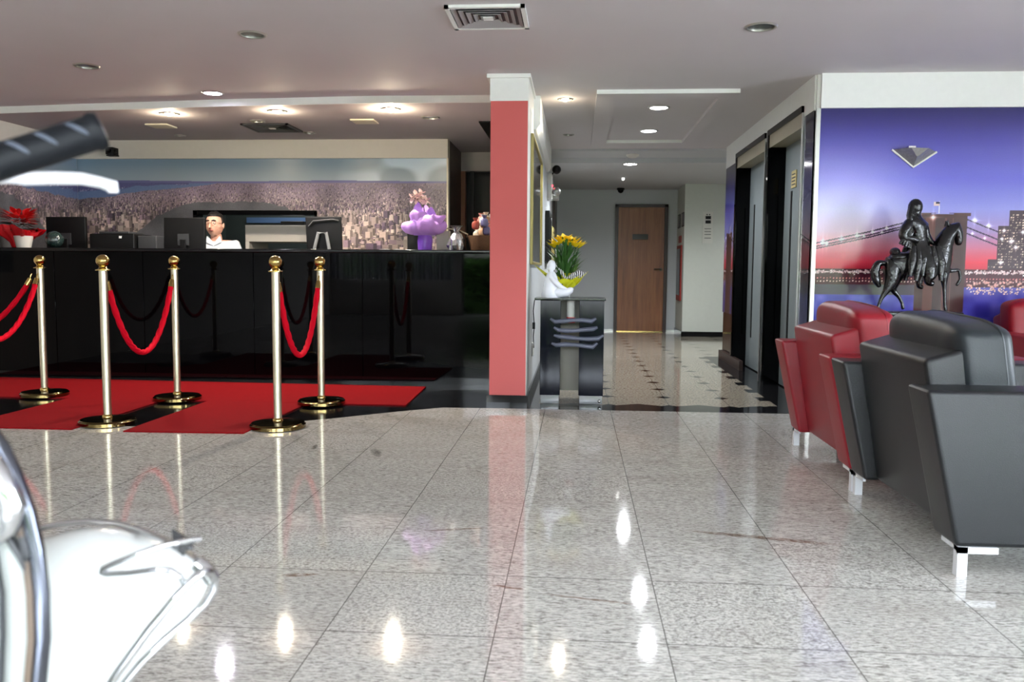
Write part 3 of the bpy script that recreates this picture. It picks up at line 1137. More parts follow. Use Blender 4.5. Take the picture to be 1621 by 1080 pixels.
# ------------------------------------------------------------------ corridor furnishings
d3 = MB()
d3.k = 0
d3.box((.575, 13.10, 0), (.625, 13.16, 1.93))
d3.box((1.32, 13.10, 0), (1.37, 13.16, 1.93))
d3.box((.575, 13.10, 1.885), (1.37, 13.16, 1.93))
door = struct(d3, 'door_3', M_dkwood)
dp = MB().box((.627, 13.115, .012), (1.318, 13.14, 1.883)).build('door_leaf', M_door)
dp.parent = door
dq = MB().box((.84, 13.103, 1.40), (1.075, 13.115, 1.48)).build('name_plate', mat('plate_grey', (58, 58, 52), .4), bevel=.003)
dq.parent = door
dh = MB()
dh.lathe([(.025, 0), (.025, -.012)], (1.275, 13.115, .95), 16, 'y')
dh.tube([(1.275, 13.10, .95), (1.275, 13.07, .95), (1.25, 13.065, .955), (1.17, 13.065, .955)], .009, 8)
dh = dh.build('door_handle', mat('aged_metal', (90, 84, 72), .3, metal=.9))
dh.parent = door
sill = MB().box((.62, 13.09, 0), (1.32, 13.14, .012)).build('door_sill', M_brass)
sill.parent = door
# sign on the block
sg = thing('wall_sign', 'white notice panel with black pictograms on the pale corridor block', 'sign', (1.835, 12.27, 1.4), absolute=True)
part(MB().box((1.765, 12.262, 1.32), (1.905, 12.27, 1.76)), 'panel', mat('sign_white', (206, 206, 196), .4), sg)
for k, z in enumerate((1.68, 1.62)):
    b = MB().box((1.80, 12.258, z - .022), (1.875, 12.2625, z + .022))
    part(b, 'pictogram_square', M_blackpl, sg)
for z in (1.52, 1.48, 1.44, 1.39):
    part(MB().box((1.79, 12.259, z), (1.88, 12.2625, z + .008)), 'text_line', M_dkgrey, sg)
for x in (1.82, 1.855):
    part(MB().lathe([(.009, -.003), (.009, 0)], (x, 12.26, 1.722), 12, 'y'), 'pictogram_dot', M_blackpl, sg)
# hose cabinet on the side face of the block
hc = thing('fire_hose_cabinet', 'narrow red fire hose cabinet on the side of the corridor block', 'fire cabinet', (1.51, 12.7, .9), absolute=True)
part(MB().box((1.49, 12.45, .50), (1.51, 12.95, 1.30)), 'case', mat('fire_red', (150, 40, 34), .45), hc)
part(MB().box((1.485, 12.50, .58), (1.49, 12.90, 1.25)), 'glass', M_blackgl, hc)
single(MB().box((1.50, 12.55, 1.34), (1.51, 12.85, 1.44)), 'fire_sign', mat('fire_red', (150, 40, 34), .45), 'small red sign above the fire hose cabinet', 'sign')
for y, lb in ((12.4, 'small dark picture high on the corridor block, nearer of two'), (12.85, 'small dark picture high on the corridor block, farther of two')):
    q = thing('small_frame', lb, 'picture', (1.51, y, 1.65), absolute=True)
    part(MB().box((1.498, y - .12, 1.56), (1.51, y + .12, 1.76)), 'frame', M_dkgrey, q)
    part(MB().box((1.496, y - .10, 1.58), (1.498, y + .10, 1.74)), 'print', M_grey, q)


def wall_frame(y0, y1, z0, z1, label, mf, mi, th=.03, wd=.03, cat='picture', name='picture_frame'):
    t = thing(name, label, cat, (XW, (y0 + y1) / 2, z0), absolute=True)
    f = MB()
    x1 = XW + th
    f.box((XW, y0, z0), (x1, y0 + wd, z1)).box((XW, y1 - wd, z0), (x1, y1, z1)).box((XW, y0 + wd, z0), (x1, y1 - wd, z0 + wd)).box((XW, y0 + wd, z1 - wd), (x1, y1 - wd, z1))
    part(f, 'frame', mf, t, bevel=.003, seg=1)
    part(MB().box((XW, y0 + wd * .5, z0 + wd * .5), (XW + th * .5, y1 - wd * .5, z1 - wd * .5)), 'panel', mi, t)


M_gold = mat('gold_frame', (160, 148, 92), .4, metal=.4)
M_mirror = mat('mirror_glass', (150, 152, 150), .05, metal=1)
wall_frame(6.13, 7.80, .97, 1.895, 'big gold-framed mirror on the corridor wall by the pillar', M_gold, M_mirror, .022, .02, 'mirror', 'wall_mirror')
wall_frame(9.0, 9.7, 1.0, 1.55, 'black framed picture halfway along the corridor wall', M_blackpl, M_beige, .05, .04)
wall_frame(10.3, 11.1, .85, 1.45, 'gold and orange framed picture deep in the corridor', M_gold, mat('orange_print', (150, 84, 60), .5), .05, .05)
struct(MB().box((XW, 11.6, 0), (XW + .04, 12.6, 1.95)), 'door_4', M_dkwood)
el = thing('emergency_light', 'white emergency light with two round lamps high on the corridor wall', 'emergency light', (XW, 9.6, 1.8), absolute=True)
part(MB().box((XW, 9.55, 1.72), (XW + .05, 9.85, 2.0)), 'case', M_white, el, bevel=.006)
for z, mm in ((2.04, M_blackpl), (1.80, M_alu)):
    part(MB().ball((XW + .10, 9.6, z), (.05, .06, .05), 16, 10), 'lamp_head', mm, el)
part(MB().tube([(XW + .03, 9.7, 1.98), (XW + .07, 9.65, 2.02), (XW + .10, 9.62, 2.04)], .008, 8), 'bracket', M_blackpl, el)
part(MB().ball((XW + .055, 9.58, 1.86), .012, 10, 6), 'indicator', mat('red_led', (255, 60, 70), .4, emit=(255, 50, 60), estr=5), el, 'glowing red indicator')
single(MB().box((XW, 11.2, 1.85), (XW + .09, 11.5, 2.0)), 'speaker_box', M_white, 'small white box speaker deep on the corridor wall', 'speaker', bevel=.005)
# socket with cable by the console
sk = thing('wall_socket', 'white wall socket low on the corridor wall behind the console', 'socket', (XW, 6.55, .3), absolute=True)
part(MB().box((XW, 6.50, .27), (XW + .012, 6.62, .37)), 'plate', M_white, sk, bevel=.003)
part(MB().tube([(XW + .02, 6.5, .70), (XW + .012, 6.48, .62), (XW + .02, 6.5, .5), (XW + .012, 6.53, .42), (XW + .015, 6.55, .33)], .004, 6), 'cable', M_blackpl, sk)
part(MB().box((XW + .006, 6.485, .48), (XW + .026, 6.515, .53)), 'cable_switch', M_blackpl, sk)

# console table
ct = thing('console_table', 'glossy black console table on clear feet beside the pillar', 'console table', (-.02, 6.0, 0), absolute=True)
CY0, CY1 = 5.90, 6.20
part(MB().box((-.285, CY0 - .03, .722), (.205, CY1 + .02, .738)), 'tabletop', mat('black_glass_top', (14, 14, 16), .05, spec=.8), ct, bevel=.003)
for x0, x1 in ((-.245, -.105), (.025, .195)):
    spn = part(MB().box((x0, CY0, .06), (x1, CY1, .722)), 'side_panel', mat('blue_black_gloss', (12, 14, 24), .12, spec=.16), ct, bevel=.003)
    part(MB().box((x0 + .005, CY0 + .01, 0), (x1 - .005, CY1 - .01, .06)), 'clear_foot', mat('acrylic', (225, 228, 232), .05, trans=.7), spn, bevel=.006)
for z, xa, xb in ((.58, -.175, .14), (.52, -.15, .15), (.465, -.15, .19), (.41, -.165, .15)):
    pts = [(xa, CY0 - .018, z + .015)] + [(xa + (xb - xa) * t, CY0 - .018, z + .008 * math.sin(t * 5 + z * 30)) for t in (.1, .3, .5, .7, .9)] + [(xb, CY0 - .018, z + .02)]
    part(MB().tube(pts, [.008, .015, .017, .014, .016, .017, .009], 10), 'scroll_bar', mat('slate_bar', (88, 92, 108), .35), ct)
part(MB().box((-.105, CY1 - .04, .06), (.025, CY1, .722)), 'back_panel', mat('grey_panel', (140, 134, 122), .35), ct)
part(MB().tube([(-.035, CY0 + .12, .738), (-.035, CY0 + .12, .60)], .03, 18), 'canister', M_white, ct, 'white and red canister hanging in the middle')
can_ = [q for q in bpy.data.objects if q.name == 'canister'][0]
part(MB().tube([(-.035, CY0 + .12, .60), (-.035, CY0 + .12, .56)], .032, 18), 'canister_cap', mat('signal_red', (205, 40, 28), .4), can_)
part(MB().ball((.17, CY0 - .012, .025), .012, 10, 6), 'foot_stud', M_chrome, ct)

# seated white figurine on the console
fg = thing('figurine', 'white figurine of a seated faceless figure on the black console', 'figurine', (-.15, 5.97, .738), absolute=True)
fx, fy, fz = -.165, 5.98, .738
V = [(fx, fy, fz + .05, .062, .055), (fx - .006, fy, fz + .10, .052, .048), (fx - .012, fy, fz + .15, .042, .038), (fx - .012, fy, fz + .182, .020), (fx - .008, fy, fz + .205, .034, .034), (fx - .008, fy, fz + .240, .030),
     (fx + .06, fy - .02, fz + .035, .036), (fx + .11, fy - .03, fz + .035, .030), (fx + .135, fy - .03, fz + .055, .022), (fx + .06, fy + .03, fz + .03, .034), (fx + .11, fy + .03, fz + .028, .028),
     (fx + .02, fy - .048, fz + .12, .022), (fx + .055, fy - .05, fz + .085, .018), (fx + .09, fy - .04, fz + .065, .015)]
E_ = [(0, 1), (1, 2), (2, 3), (3, 4), (4, 5), (0, 6), (6, 7), (7, 8), (0, 9), (9, 10), (2, 11), (11, 12), (12, 13)]
fb_ = MB()
fb_.lathe([(.0001, 0), (.066, .0), (.070, .02), (.060, .06), (.048, .11), (.040, .145), (.030, .168), (.017, .180), (.015, .190), (.022, .198)], (fx - .008, fy, fz), 30)
fb_.ball((fx - .008, fy, fz + .222), (.030, .030, .040), 22, 16)
fb_.tube([(fx, fy - .025, fz + .03), (fx + .05, fy - .035, fz + .035), (fx + .10, fy - .04, fz + .038), (fx + .128, fy - .035, fz + .055), (fx + .136, fy - .03, fz + .068)], [.034, .034, .028, .022, .012], 16)
fb_.tube([(fx, fy + .025, fz + .03), (fx + .06, fy + .03, fz + .03), (fx + .12, fy + .02, fz + .026)], [.034, .032, .024], 16)
fb_.tube([(fx - .01, fy - .036, fz + .145), (fx + .02, fy - .05, fz + .11), (fx + .06, fy - .05, fz + .075), (fx + .095, fy - .04, fz + .06)], [.018, .020, .016, .011], 14)
part(fb_, 'body', mat('white_ceramic', (236, 238, 246), .3), fg, ang=60)

# lily bouquet
M_leaf = mat('lily_leaf', (52, 92, 38), .5, noise=.3, nscale=40)
M_yel = mat('lily_yellow', (255, 214, 20), .5, noise=.1, nscale=30)
M_lime = mat('lime_paper', (228, 226, 50), .45, noise=.2, nscale=20)


def petal(mb, base, d, L, wd, curl=.3, n=6):
    """a lens-shaped petal leaving base in direction d and curling outward/down"""
    d = Vector(d).normalized()
    side = d.cross(Vector((0, 0, 1)))
    if side.length < .1:
        side = Vector((1, 0, 0))
    side.normalize()
    up = side.cross(d)
    vs, fs = [], []
    for i in range(n + 1):
        t = i / n
        c = Vector(base) + d * L * t - up * (curl * L * t * t)
        w2 = wd * math.sin(PI * min(.97, .08 + .9 * t)) * .5
        vs += [c - side * w2, c + up * (-.15 * w2), c + side * w2]
    for i in range(n):
        a = i * 3
        fs += [(a, a + 1, a + 4, a + 3), (a + 1, a + 2, a + 5, a + 4)]
    nv = len(vs)
    mb.add(vs, fs)


bq = thing('lily_bouquet', 'tall bunch of yellow lilies in lime paper with zebra ribbon on the console', 'bouquet', (-.08, 6.1, .738), absolute=True)
bx, by, bz = -.085, 6.11, .738
st = MB()
for i in range(16):
    a = random.random() * 2 * PI
    r1 = .075 * random.random() ** .5
    p0 = (bx + .3 * r1 * math.cos(a), by + .3 * r1 * math.sin(a), bz + .01)
    p1 = (bx + r1 * math.cos(a), by + r1 * math.sin(a), bz + .22)
    p2 = (bx + r1 * 1.4 * math.cos(a) + .01, by + r1 * 1.4 * math.sin(a), bz + .36 + .03 * random.random())
    st.tube([p0, p1, p2], .004, 6)
part(st, 'stems', M_leaf, bq)
lf = MB()
for i in range(150):
    a = random.random() * 2 * PI
    r1 = .07 * random.random() ** .5
    z = bz + .12 + .24 * random.random()
    petal(lf, (bx + r1 * math.cos(a), by + r1 * math.sin(a), z), (math.cos(a) * .6, math.sin(a) * .6, .75 + .5 * random.random()), .085 + .05 * random.random(), .02, .25)
part(lf, 'leaves', M_leaf, bq)
for i, (dx, dy, dz) in enumerate(((-.055, -.03, .385), (-.02, -.05, .40), (.03, -.045, .385), (.075, -.03, .375), (.10, .0, .37), (-.03, .03, .41), (.03, .03, .405), (.0, -.01, .42), (.06, .02, .40), (-.075, .0, .37))):
    fm = MB()
    for k in range(6):
        a = 2 * PI * k / 6 + i
        petal(fm, (bx + dx, by + dy, bz + dz - .02), (math.cos(a) * .8, math.sin(a) * .8 - .3, .85), .075, .040, .25)
    part(fm, 'lily_flower', M_yel, bq)
wp = MB()
for a0, zz, L_ in ((PI * .97, .17, .19), (PI * 1.08, .2, .21), (PI * .95, .17, .15), (PI * 1.15, .15, .14), (-.15, .14, .16), (PI * 1.5, .12, .10), (.5, .15, .13), (-.45, .16, .14)):
    petal(wp, (bx + .02 * math.cos(a0), by + .02 * math.sin(a0), bz + .05), (math.cos(a0) * .8, math.sin(a0) * .8, .9), L_ * 1.25, .17, .12)
wp.lathe([(.035, .0), (.03, .05), (.045, .10), (.07, .17)], (bx, by, bz), 24, mod=lambda th, i: 1 + .12 * math.sin(th * 7) * (i > 1))
part(wp, 'paper_wrap', M_lime, bq)
zb = mat('zebra_ribbon', (230, 230, 230), .4)
g = NB(zb)
wv = g.n('TexWave')
wv.inputs['Scale'].default_value = 22
wv.inputs['Distortion'].default_value = 4
g.put(wv.inputs['Vector'], g.n('TexCoord').outputs['Object'])
g.put(zb.node_tree.nodes['Principled BSDF'].inputs['Base Color'], g.mix(g.ramp(wv.outputs['Fac'], .45, .55), (.02, .02, .02, 1), (.8, .8, .8, 1)))
for sgn, pts in ((1, [(0, 0), (.05, .03), (.10, .045), (.14, .05), (.10, .02), (.03, .0)]), (-1, [(0, 0), (.03, .05), (.06, .07), (.09, .03), (.06, -.03), (.02, -.04)]), (1, [(0, 0), (-.07, -.02), (-.09, -.08), (-.08, -.12)])):
    part(MB().tube([(bx + .01 + sgn * p, by - .075, bz + .13 + q) for p, q in pts], [.008, .014, .016, .015, .012, .007], 8), 'ribbon_loop', zb, bq)

# ------------------------------------------------------------------ reception counter
rc = thing('reception_counter', 'long glossy black reception counter running left from the red pillar', 'reception counter', (-2.8, 6.9, 0), absolute=True)
CX0, CX1 = -4.98, -.612
joints = [-4.98, -4.31, -3.55, -2.62, -1.72, -.612]
for a, b in zip(joints[:-1], joints[1:]):
    part(MB().box((a + .0015, 6.78, .055), (b - .0015, 6.82, 1.055)), 'front_panel', M_blackgl, rc, bevel=.002, seg=1)
part(MB().box((CX0, 6.80, 0), (CX1, 6.86, .055)), 'plinth', M_blackgr, rc)
part(MB().box((CX0, 6.74, 1.055), (CX1, 7.12, 1.083)), 'countertop', M_blackgr, rc, bevel=.006)
part(MB().box((CX0, 6.86, .0), (CX1, 6.90, 1.055)), 'carcass', M_blackpl, rc)
dk = thing('work_desk', 'dark low work desk behind the black counter', 'desk', (-3.1, 7.3, 0), absolute=True)
part(MB().box((CX0, 7.10, .74), (-1.3, 7.47, .77)), 'desktop', M_dkgrey, dk)
for x in (-4.9, -2.9, -1.4):
    part(MB().box((x, 7.12, 0), (x + .03, 7.45, .74)), 'support', M_dkgrey, dk)


def monitor(name, x0, x1, y, ztop, zbot, label, face='back', lean=0.):
    cx = (x0 + x1) / 2
    t = thing('monitor', label, 'monitor', (cx, y, .77), absolute=True, group='computer monitors behind the counter')
    p = MB()
    p.prism([(y - .018, zbot), (y + .018, zbot), (y + .018 + lean, ztop), (y - .018 + lean, ztop)], 'x', x0, x1)
    hs_ = part(p, 'housing', M_blackpl, t, bevel=.006)
    part(MB().box((x0 + .015, y + .016, zbot + .02), (x1 - .015, y + .02, ztop - .015)), 'screen', M_blackgl, hs_)
    part(MB().box((cx - .025, y - .04, .79), (cx + .025, y - .015, (zbot + ztop) / 2)), 'stand_neck', M_blackpl, t, bevel=.004)
    part(MB().lathe([(.09, 0), (.09, .012), (.03, .02)], (cx, y - .01, .77), 24), 'stand_foot', M_blackpl, t)
    part(MB().box((cx - .05, y - .028, (zbot + ztop) / 2 - .05), (cx + .05, y - .016, (zbot + ztop) / 2 + .05)), 'mount_plate', M_dkgrey, hs_)
    return t


monitor('m', -4.66, -4.30, 7.25, 1.365, .98, 'black monitor seen from behind at the left end of the counter')
monitor('m', -3.62, -3.25, 7.30, 1.365, .98, 'black monitor in front of the seated man', lean=.02)
# third monitor stands on the counter side, open-handled grey stand visible
t = thing('monitor', 'black monitor with a grey A-shaped stand right of the back office opening', 'monitor', (-2.18, 7.3, .77), absolute=True, group='computer monitors behind the counter')
p = MB()
p.prism([(-2.33, 1.0), (-2.02, 1.0), (-2.03, 1.375), (-2.345, 1.375)], 'y', 7.28, 7.31)
part(p, 'housing', M_blackpl, t, bevel=.008)
ap = MB()
ap.tube([(-2.26, 7.262, .80), (-2.26, 7.262, 1.10), (-2.225, 7.262, 1.235), (-2.155, 7.262, 1.235), (-2.13, 7.262, 1.10), (-2.12, 7.262, .80)], .015, 8)
part(ap, 'stand', M_grey, t, 'grey A-shaped stand')
part(MB().tube([(-2.31, 7.27, 1.29), (-2.27, 7.265, 1.335), (-2.1, 7.265, 1.35), (-2.05, 7.27, 1.34)], .007, 8), 'handle', M_dkgrey, t)
part(MB().box((-2.30, 7.20, .77), (-2.08, 7.36, .79)), 'stand_foot', M_grey, t)
# printer
pr = thing('printer', 'low black printer between the two left monitors', 'printer', (-3.98, 7.25, .77), absolute=True)
part(MB().box((-4.2, 7.12, .77), (-3.80, 7.45, 1.215)), 'body', M_blackpl, pr, bevel=.012)
part(MB().box((-4.13, 7.15, 1.215), (-3.86, 7.40, 1.235)), 'lid', M_dkgrey, pr, bevel=.006)
part(MB().box((-3.93, 7.112, 1.175), (-3.91, 7.12, 1.195)), 'label_light', M_white, pr)
single(MB().box((-3.79, 7.16, .77), (-3.62, 7.44, 1.20)), 'document_tray', M_dkgrey, 'dark paper tray between the printer and the man\'s monitor', 'tray', bevel=.01)
# white desk seen through the opening
wd = thing('office_desk', 'pale office desk seen through the framed opening in the mural', 'desk', (-2.85, 9.0, 0), absolute=True)
part(MB().box((-3.42, 8.65, 1.20), (-2.62, 9.2, 1.37)), 'desktop', M_beige, wd, bevel=.004)
part(MB().box((-3.42, 8.65, 0), (-3.38, 9.2, 1.20)), 'leg', M_beige, wd)
part(MB().box((-2.66, 8.65, 0), (-2.62, 9.2, 1.20)), 'leg', M_beige, wd)
single(MB().box((-3.1, 8.8, 1.37), (-2.85, 9.0, 1.42)), 'desk_phone', M_blackpl, 'small dark phone on the pale office desk in the opening', 'phone', bevel=.01)

# purple wrapped orchid
M_pur = mat('purple_paper', (196, 150, 232), .5, noise=.12, nscale=14, bump=1., bscale=30)
M_pur2 = mat('violet_foil', (130, 78, 200), .25, noise=.15, nscale=20)
ox, oy, oz = -1.235, 6.93, 1.083
oc = thing('wrapped_orchid', 'pale pink orchid wrapped in ruffled purple paper on the counter', 'plant', (ox, oy, oz), absolute=True)
part(MB().lathe([(.0001, 0), (.055, 0), (.058, .02), (.062, .08), (.056, .125)], (ox, oy, oz), 28), 'pot_wrap', M_pur2, oc)


def ruffle(mb, cx, cy, z0, prof, nw, amp, n=64, ph=0.):
    k0 = len(mb.v)
    mb.lathe(prof, (cx, cy, z0), n, mod=lambda th, i: 1 + amp * i / len(prof) * math.sin(nw * th + ph) + .4 * amp * i / len(prof) * math.sin(round(2.7 * nw) * th + 1 + ph))
    for q in range(k0, len(mb.v)):
        i, k = divmod(q - k0, n)
        th = 2 * PI * k / n
        x, y, z = mb.v[q]
        f = i / (len(prof) - 1)
        mb.v[q] = (x, y, z + f * (.014 * math.sin(3 * th + 2 * ph) + .007 * math.sin(9 * th + ph) - .02 * math.cos(th * 2)))


fr = MB()
ruffle(fr, ox, oy, oz, [(.056, .12), (.08, .128), (.11, .135), (.14, .15), (.158, .18), (.162, .21), (.150, .235), (.135, .245)], 4, .26)
ruffle(fr, ox, oy, oz, [(.055, .12), (.08, .15), (.10, .19), (.12, .23), (.135, .27), (.125, .29)], 3, .34, ph=1)
part(fr, 'paper_ruffle', M_pur, oc, ang=60)
sh = MB()
for x0, wid, ht, yy in ((-.055, .07, .26, -.02), (.0, .07, .24, .03), (.05, .07, .22, -.01)):
    pts = []
    for i in range(9):
        t_ = i / 8
        pts.append((ox + x0 + (t_ - .5) * wid * 1.6, oz + .13 + ht * (.55 + .45 * math.sin(PI * t_))))
    sh.prism([(ox + x0 - wid * .5, oz + .12)] + pts + [(ox + x0 + wid * .5, oz + .12)], 'y', oy + yy, oy + yy + .004)
part(sh, 'paper_sheet', M_pur, oc)
part(MB().tube([(ox, oy - .03, oz + .1), (ox + .01, oy - .035, oz + .25), (ox - .01, oy - .03, oz + .38), (ox - .06, oy - .04, oz + .42)], .004, 6), 'stem', mat('dark_stem', (60, 40, 60), .5), oc)
part(MB().box((ox - .01, oy - .045, oz + .285), (ox + .02, oy - .038, oz + .297)), 'clip', M_white, oc)
for dx, dz in ((-.10, .42), (-.07, .445), (-.04, .43), (-.01, .41), (.02, .40), (-.06, .41), (-.025, .455)):
    fm = MB()
    for k in range(5):
        a = 2 * PI * k / 5 + dx * 30
        petal(fm, (ox + dx, oy - .04 + .01 * random.random(), oz + dz), (math.cos(a), -.35, math.sin(a)), .046, .040, .1, 4)
    part(fm, 'orchid_flower', mat('orchid_pink', (246, 214, 208), .5, noise=.2, nscale=60), oc)

# boxes and gift basket at the right end of the counter
single(MB().box((-1.155, 7.02, 1.083), (-1.05, 7.10, 1.245)), 'white_box', M_beige, 'upright off-white box between the purple orchid and the foil bag', 'box', bevel=.003)
single(MB().box((-1.40, 7.02, 1.083), (-1.31, 7.08, 1.32)), 'card_holder', M_blackpl, 'dark upright card holder behind the left side of the purple orchid', 'holder', bevel=.004)
fb = thing('foil_bag', 'crumpled clear and silver foil bag at the right of the counter', 'bag', (-.97, 6.93, 1.083), absolute=True)
cr = MB()
cr.lathe([(.0001, 0), (.06, 0), (.068, .04), (.06, .09), (.035, .135), (.018, .15), (.035, .185), (.05, .20)], (-.975, 6.93, 1.083), 22, mod=lambda th, i: 1 + .16 * math.sin(th * 5 + i * 1.7) + .1 * math.sin(th * 9 + i))
part(cr, 'bag_body', mat('silver_foil', (200, 204, 210), .18, metal=.85, noise=.3, nscale=50, bump=.8, bscale=60), fb, ang=15)
gb = thing('gift_basket', 'brown gift basket of wrapped sweets against the red pillar', 'basket', (-.76, 6.95, 1.083), absolute=True)
part(MB().lathe([(.0001, 0), (.09, 0), (.115, .10), (.12, .12), (.108, .12), (.085, .015), (.0001, .015)], (-.775, 6.97, 1.083), 28), 'basket_body', mat('wicker', (94, 66, 44), .7, noise=.4, nscale=120, bump=.8, bscale=120), gb)
part(MB().tube([(-.90, 6.97, 1.19), (-.89, 6.97, 1.215), (-.96, 6.97, 1.25), (-1.07, 6.97, 1.262), (-1.12, 6.97, 1.25)], .006, 8), 'handle', mat('cream_cord', (190, 180, 150), .6), gb)
pc = [(186, 120, 110), (206, 190, 170), (150, 70, 60), (176, 140, 110), (90, 90, 130), (214, 206, 196)]
for i in range(14):
    a = random.random() * 2 * PI
    q = .075 * random.random() ** .5
    px_, py_ = -.775 + q * math.cos(a), 6.97 + q * math.sin(a)
    z = 1.20 + .15 * i / 14
    b = MB()
    b.ball((px_, py_, z), (.032, .026, .036), 12, 8, .7)
    b.lathe([(.008, .03), (.024, .06)], (px_, py_, z), 10, mod=lambda th, k: 1 + .3 * math.sin(5 * th))
    part(b, 'sweet_packet', mat('packet%d' % (i % 6), pc[i % 6], .3, noise=.3, nscale=60), gb)
single(MB().lathe([(.0001, 0), (.05, 0), (.055, .2), (.05, .3), (.0001, .32)], (-.68, 7.06, 1.083), 20), 'jar', mat('frosted_glass', (170, 170, 170), .3), 'tall pale frosted jar half hidden behind the pillar', 'jar')
# open booklet
bkt = MB()
for s in (-1, 1):
    bkt.prism([(-1.50, 1.083), (-1.50 + s * .05, 1.091), (-1.50 + s * .10, 1.086), (-1.50 + s * .10, 1.084)], 'y', 6.85, 7.0)
single(bkt, 'open_booklet', M_white, 'open white booklet lying on the counter left of the orchid', 'booklet')
# poinsettia
px_, py_ = -4.70, 6.93
ps = thing('poinsettia', 'red glittery poinsettia in a pale pot at the left end of the counter', 'plant', (px_, py_, 1.083), absolute=True)
part(MB().lathe([(.0001, 0), (.055, 0), (.075, .10), (.07, .10), (.05, .01), (.0001, .01)], (px_ + .06, py_ - .04, 1.083), 24), 'pot', M_beige, ps)
pm = MB()
for i in range(110):
    a, e = random.random() * 2 * PI, random.random()
    petal(pm, (px_ + .07 * math.cos(a), py_ + .07 * math.sin(a), 1.29 + .09 * e), (math.cos(a), math.sin(a), .2 + e), .085, .042, .3)
part(pm, 'red_bracts', mat('poinsettia_red', (206, 24, 26), .45, noise=.25, nscale=40), ps)
pm = MB()
for i in range(40):
    a, e = random.random() * 2 * PI, random.random()
    petal(pm, (px_ + .05 * math.cos(a), py_ + .05 * math.sin(a), 1.22 + .07 * e), (math.cos(a), math.sin(a), .3), .10, .04, .3)
part(pm, 'green_leaves', mat('dark_leaf', (34, 52, 30), .5), ps)
rf = MB()
ruffle(rf, px_, py_, 1.083, [(.06, .0), (.075, .05), (.11, .09), (.15, .12), (.17, .16)], 5, .25)
part(rf, 'glitter_wrap', mat('red_glitter', (196, 14, 26), .25, metal=.3, noise=.5, nscale=300, bump=1., bscale=250), ps)
gm = mat('dark_glass_globe', (34, 48, 46), .06, spec=.9, noise=.5, nscale=90, bump=.5, bscale=80)
single(MB().ball((-4.40, 6.94, 1.083 + .072), .072, 28, 18), 'glass_globe', gm, 'dark sparkling glass globe beside the poinsettia', 'globe')
# wall camera above the mural
wc = thing('wall_camera', 'small black camera on the beige band above the city mural', 'camera', (-4.6, 8.27, 2.04), absolute=True)
part(MB().box((-4.62, 8.16, 2.03), (-4.545, 8.27, 2.10)), 'body', M_blackpl, wc, bevel=.005)
part(MB().lathe([(.022, -.02), (.022, 0)], (-4.582, 8.16, 2.065), 16, 'y'), 'lens', M_blackgl, wc)
part(MB().box((-4.635, 8.20, 2.02), (-4.54, 8.27, 2.03)), 'bracket', M_blackpl, wc)
part(MB().box((-4.545, 8.19, 2.055), (-4.532, 8.22, 2.08)), 'side_knob', M_blackpl, wc)

# ------------------------------------------------------------------ carpets
def carpet(poly, name, label, group='red carpets'):
    return single(MB().prism(poly, 'z', 0, .008), name, M_carpet, label, 'carpet', group=group, bevel=.002, seg=1)


carpet([(-4.95, 5.70), (-1.145, 5.68), (-1.17, 6.60), (-4.95, 6.72)], 'carpet_runner', 'long red carpet lying along the foot of the black counter')
carpet([(-2.54, 4.575), (-1.85, 4.60), (-1.83, 5.675), (-2.54, 5.69)], 'carpet_runner', 'red carpet strip running out between the two right rope pairs')
carpet([(-3.55, 4.60), (-2.86, 4.605), (-2.86, 5.69), (-3.55, 5.695)], 'carpet_runner', 'red carpet strip running out at left, between the two left rope pairs')

# ------------------------------------------------------------------ rope posts
def post(x, y, label):
    t = thing('rope_post', label, 'rope post', (x, y, 0), group='brass rope posts')
    part(MB().lathe([(.155, 0), (.160, .004), (.160, .022), (.152, .028), (.148, .028)], n=48), 'base_rim', mat('antique_brass', (120, 104, 66), .12, metal=1), t)
    part(MB().lathe([(.153, .0285), (.150, .032), (.09, .038), (.03, .042), (.0001, .043)], n=48), 'base_cover', mat('antique_brass', (120, 104, 66), .12, metal=1), t)
    part(MB().lathe([(.030, .036), (.030, .05), (.024, .058)], n=28), 'pole_foot', M_brass, t)
    part(MB().lathe([(.0235, .05), (.0235, .905), (.0001, .905)], n=28), 'pole', M_pole, t)
    part(MB().lathe([(.024, .905), (.042, .908), (.042, .913), (.028, .917), (.020, .928), (.024, .935)], n=28), 'collar', M_brass, t)
    part(MB().ball((0, 0, .965), (.038, .038, .036), 28, 18), 'finial', M_brass, t)
    part(MB().tube([(0, .022, .885), (0, .036, .885), (0, .042, .877), (0, .036, .868), (0, .022, .868)], .003, 6), 'hook', M_brass, t)
    return t


p1 = post(-1.728, 4.812, 'brass rope post in front of the right gap, standing on granite')
spots = [(-1.725, 5.66, 'rear brass rope post at the right, nearest the end of the long carpet'),
         (-2.764, 4.816, 'front brass rope post between the two red carpet strips'),
         (-2.770, 5.72, 'rear brass rope post between the two red carpet strips'),
         (-3.783, 5.785, 'leftmost brass rope post in view, by the left carpet strip'),
         (-3.80, 4.83, 'brass rope post out at the far left front')]
posts = [p1]
for x, y, lb in spots:
    c = copy_tree(p1)
    c.location = (x, y, .008 if y > 4.85 else 0)
    c['label'] = lb
    posts.append(c)


